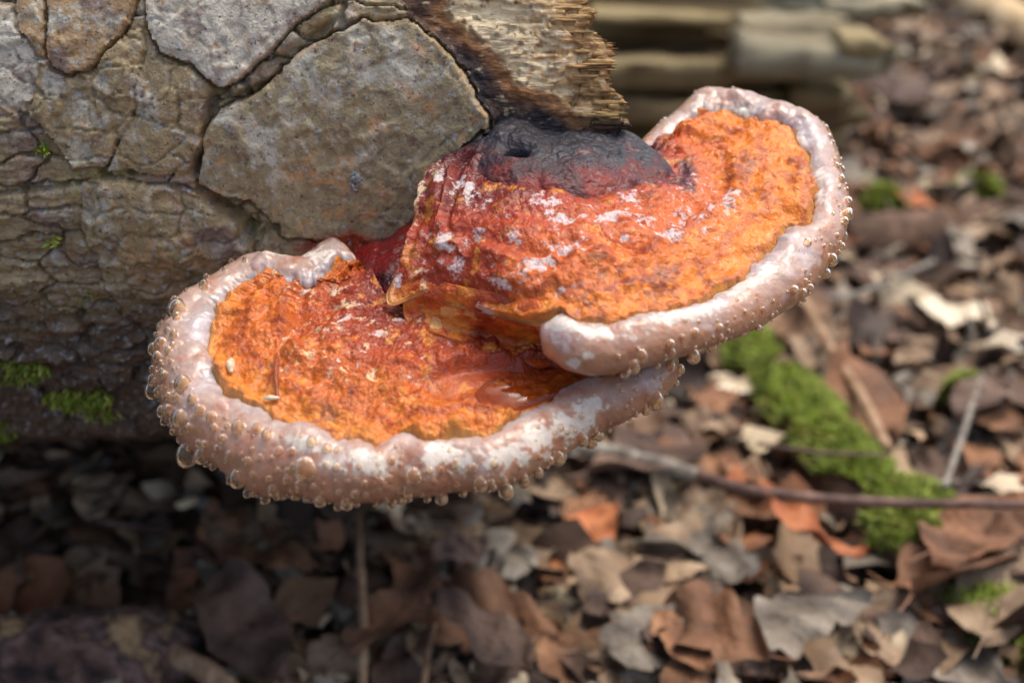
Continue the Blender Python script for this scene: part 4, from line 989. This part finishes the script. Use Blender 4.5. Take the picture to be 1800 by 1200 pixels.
cushion((1690, 720), 34, 'small moss tuft beside the short grey twig', 1500, .02)

# moss on the log itself
lp_, ln_ = [], []
for (mx, my, rx_, ry_, cnt_) in ((35, 640, 55, 20, 700), (140, 690, 60, 18, 500), (180, 715, 25, 9, 150), (5, 745, 25, 18, 200), (103, 416, 11, 8, 22), (225, 463, 7, 6, 9), (82, 262, 14, 6, 24), (158, 512, 7, 5, 9)):
    a, r_ = rs2.uniform(0, 6.283, cnt_), np.sqrt(rs2.uniform(0, 1, cnt_)); px, py = mx + rx_ * r_ * np.cos(a), my + ry_ * r_ * np.sin(a)
    x, ph1, _ = log_hit(px, py); lp_.append(log_pt(x, ph1, LOGR + .0018)); ln_.append(np.stack([rs2.normal(0, .3, cnt_), -np.cos(ph1), np.sin(ph1) + .3], -1))
moss('moss', np.concatenate(lp_), np.concatenate(ln_), 'small tufts of green moss on the lower bark of the log', .0036, rs2)

# ------------------------------------------------------------------ weathered log behind
def wpt(px, py, t): return p2w(np.array(float(px)), np.array(float(py)), np.array(float(t)))
old = empty('weathered_log', tuple(wpt(1250, 250, 1.1)))
tag(old, 'grey weathered rotten log with split boards lying behind the fungus', 'log')
bpy.context.view_layer.update()
M_OLD = noise_mat('weathered_wood', [(.36, (58, 46, 28)), (.48, (112, 96, 64)), (.56, (140, 126, 92)), (.66, (104, 100, 66))], 34, .85, .006, 60, stretch=(.12, 1, 1))
M_OLP = noise_mat('weathered_pale_wood', [(.3, (92, 82, 60)), (.48, (138, 130, 104)), (.7, (170, 168, 146))], 30, .85, .004, 70, stretch=(.15, 1, 1))
M_OLY = noise_mat('weathered_yellow_wood', [(.3, (112, 98, 64)), (.7, (168, 154, 112))], 30, .85, .004, 70, stretch=(.2, 1, 1))
def bar(name, ends, mt, seed, sec, tip=0.0, n=40):
    """split board along the log; ends (start, end) 3D, sec (height, depth) in metres"""
    a, b = np.array(ends[0]), np.array(ends[1]); f = np.linspace(0, 1, n); c = a + (b - a) * f[:, None]
    prof = np.array([(-.5, -.5), (-.5, .2), (-.46, .46), (-.1, .5), (.3, .48), (.5, .42), (.5, -.1), (.47, -.5), (0, -.5)])
    tp = 1 - tip * sst(.7, 1.0, f)
    V = c[:, None] + np.stack([0 * prof[:, 0], prof[:, 0] * sec[1], prof[:, 1] * sec[0]], -1)[None] * tp[:, None, None]
    V[..., 2] += .30 * sec[0] * fbm(V * np.array([16, 60, 60]), 4, seed); V[..., 1] += .22 * sec[1] * fbm(V * np.array([16, 60, 60]), 4, seed + 1)
    V[-1, :, 0] += np.random.RandomState(seed).uniform(-.02, .01, len(prof))
    V = np.concatenate([c[:1, None] + 0 * V[:1], V, np.broadcast_to(V[-1].mean(0), (1,) + V.shape[1:])], 0)
    return under(obj(name, mesh_from(name, V, _tubef(n + 2, len(prof))), mt), old)
rc_ = 0.115; xo = np.linspace(-.35, .30, 120); ao = np.linspace(0, 2 * math.pi, 70, endpoint=False); OX, OA = np.meshgrid(xo, ao, indexing='ij')
oc = wpt(1250, 60, 1.18)
Rr = rc_ * (1 + .10 * fbm(np.stack([OX * 3, np.cos(OA) * 3, np.sin(OA) * 3], -1), 3, 260) + .05 * np.round(3 * fbm(np.stack([OX * 2.5, np.cos(OA) * 7, np.sin(OA) * 7], -1), 2, 261)) / 1.5) * (1 - .25 * sst(.22, .30, OX + .03 * np.sin(OA * 5)))
OV = np.stack([OX + .03 * sst(.2, .3, OX) * np.sin(OA * 7), oc[1] - Rr * np.cos(OA), oc[2] - .01 + Rr * np.sin(OA)], -1)
OV = np.concatenate([OV, np.broadcast_to(OV[-1].mean(0), (1,) + OV.shape[1:])], 0)
under(obj('rotten_core', mesh_from('rotten_core', OV, _tubef(121, 70)), M_OLD), old)
bar('split_board', (wpt(1290, 92, 1.02), wpt(1592, 92, 1.02)), M_OLP, 270, (.030, .06), .75)
bar('split_board', (wpt(1300, 55, 1.06), wpt(1492, 42, 1.06)), M_OLP, 273, (.020, .07), .3)
bar('split_board', (wpt(1470, 66, 1.0), wpt(1565, 78, 1.0)), M_OLY, 276, (.012, .04), .8)
bar('split_board', (wpt(1440, 8, 1.08), wpt(1615, 8, 1.08)), M_OLP, 279, (.016, .06), .3)
bar('split_board', (wpt(1380, 160, 1.08), wpt(1492, 162, 1.08)), M_OLD, 282, (.025, .06), .3)
yb = -45.0; kb = 300
while yb < 212:
    hb = random.choice([7, 9, 12, 16]); xr = float(np.interp(yb, [-40, 30, 60, 100, 135, 170, 212], [1560, 1510, 1470, 1480, 1380, 1490, 1400])); xl = 1010.0
    while xl < xr - 40:
        xe = min(xr, xl + random.uniform(60, 260)); dz_ = random.uniform(-.012, .012)
        bar('wood_slat', (wpt(xl, yb, 1.085 + dz_), wpt(xe, yb + random.uniform(-5, 6), 1.085 + dz_)), random.choices([M_OLD, M_OLP, M_OLY], [70, 18, 12])[0], kb, (hb * 1.7 * 1.085 / FPX, .03), random.uniform(.2, .9), n=26)
        xl = xe - 8; kb += 3
    yb += hb
bar('split_board', (wpt(1040, 22, 1.05), wpt(1290, 34, 1.05)), M_OLY, 285, (.008, .03), .6)
bar('split_board', (wpt(1040, 120, 1.05), wpt(1330, 128, 1.05)), M_OLD, 288, (.022, .04), .5)
bar('split_board', (wpt(1030, 185, 1.06), wpt(1250, 190, 1.06)), M_OLD, 291, (.020, .04), .5)

# ------------------------------------------------------------------ small things on the fungus and the bark
M_BUD = noise_mat('bud_scale', [(.3, (120, 50, 26)), (.6, (166, 84, 44))], 900, .4, .0003, 2000)
def on_crust(S, px, py, lift=.0):
    k = np.argmin((S['cpx'] - px) ** 2 + (S['cpy'] - py) ** 2); p = S['Pc'].reshape(-1, 3)[k]; d = CAM - p
    return p + d / np.linalg.norm(d) * lift
stem = tag(tube('bud_scale', [on_crust(SL, 490, y_, .0022) for y_ in (632, 650, 672, 700, 707)], [.0003, .0009, .0006, .0006, .0004], M_BUD, n=30, m=10), 'thin red brown bud scale standing upright on the lower crust', 'plant bit')
M_CHF = noise_mat('chaff', [(.3, (205, 160, 110)), (.6, (236, 222, 196))], 900, .5, .0002, 2000)
tag(tube('chaff', [on_crust(SL, x_, 708, .002) for x_ in (466, 478, 494)], [.0003, .0008, .0003], M_CHF, n=20, m=8), 'tiny pale chaff flake at the foot of the bud scale', 'plant bit')
tag(tube('seed_husk', [on_crust(SL, 408, y_, .0018) for y_ in (640, 650, 662)], [.0005, .0014, .0006], M_CHF, n=20, m=10), 'small white seed husk near the left inner edge of the lower crust', 'plant bit')
M_LCH = noise_mat('lichen_froth', [(.35, (70, 72, 74)), (.6, (170, 174, 174))], 800, .3, .0004, 1500)
lc = empty('lichen_tuft', tuple(log_pt(*[np.array(float(v)) for v in log_hit(np.array(628.), np.array(312.))[:2]], LOGR + .006)))
tag(lc, 'frothy grey white lichen tuft on the large bark plate', 'lichen'); bpy.context.view_layer.update()
for k in range(20):
    px, py = 627 + random.gauss(0, 6.5), 312 + random.gauss(0, 7); x, ph1, _ = log_hit(np.array(px), np.array(py))
    p = log_pt(np.array(float(x)), np.array(float(ph1)), LOGR + .0042); r_ = random.uniform(.0006, .0013)
    V = uv_ * r_ * (1 + .25 * RNG.normal(size=(len(uv_), 1))) + p
    under(obj('lichen_lobe', mesh_from('lichen_lobe', V, grid_faces(n_, m_, True)), M_LCH), lc)
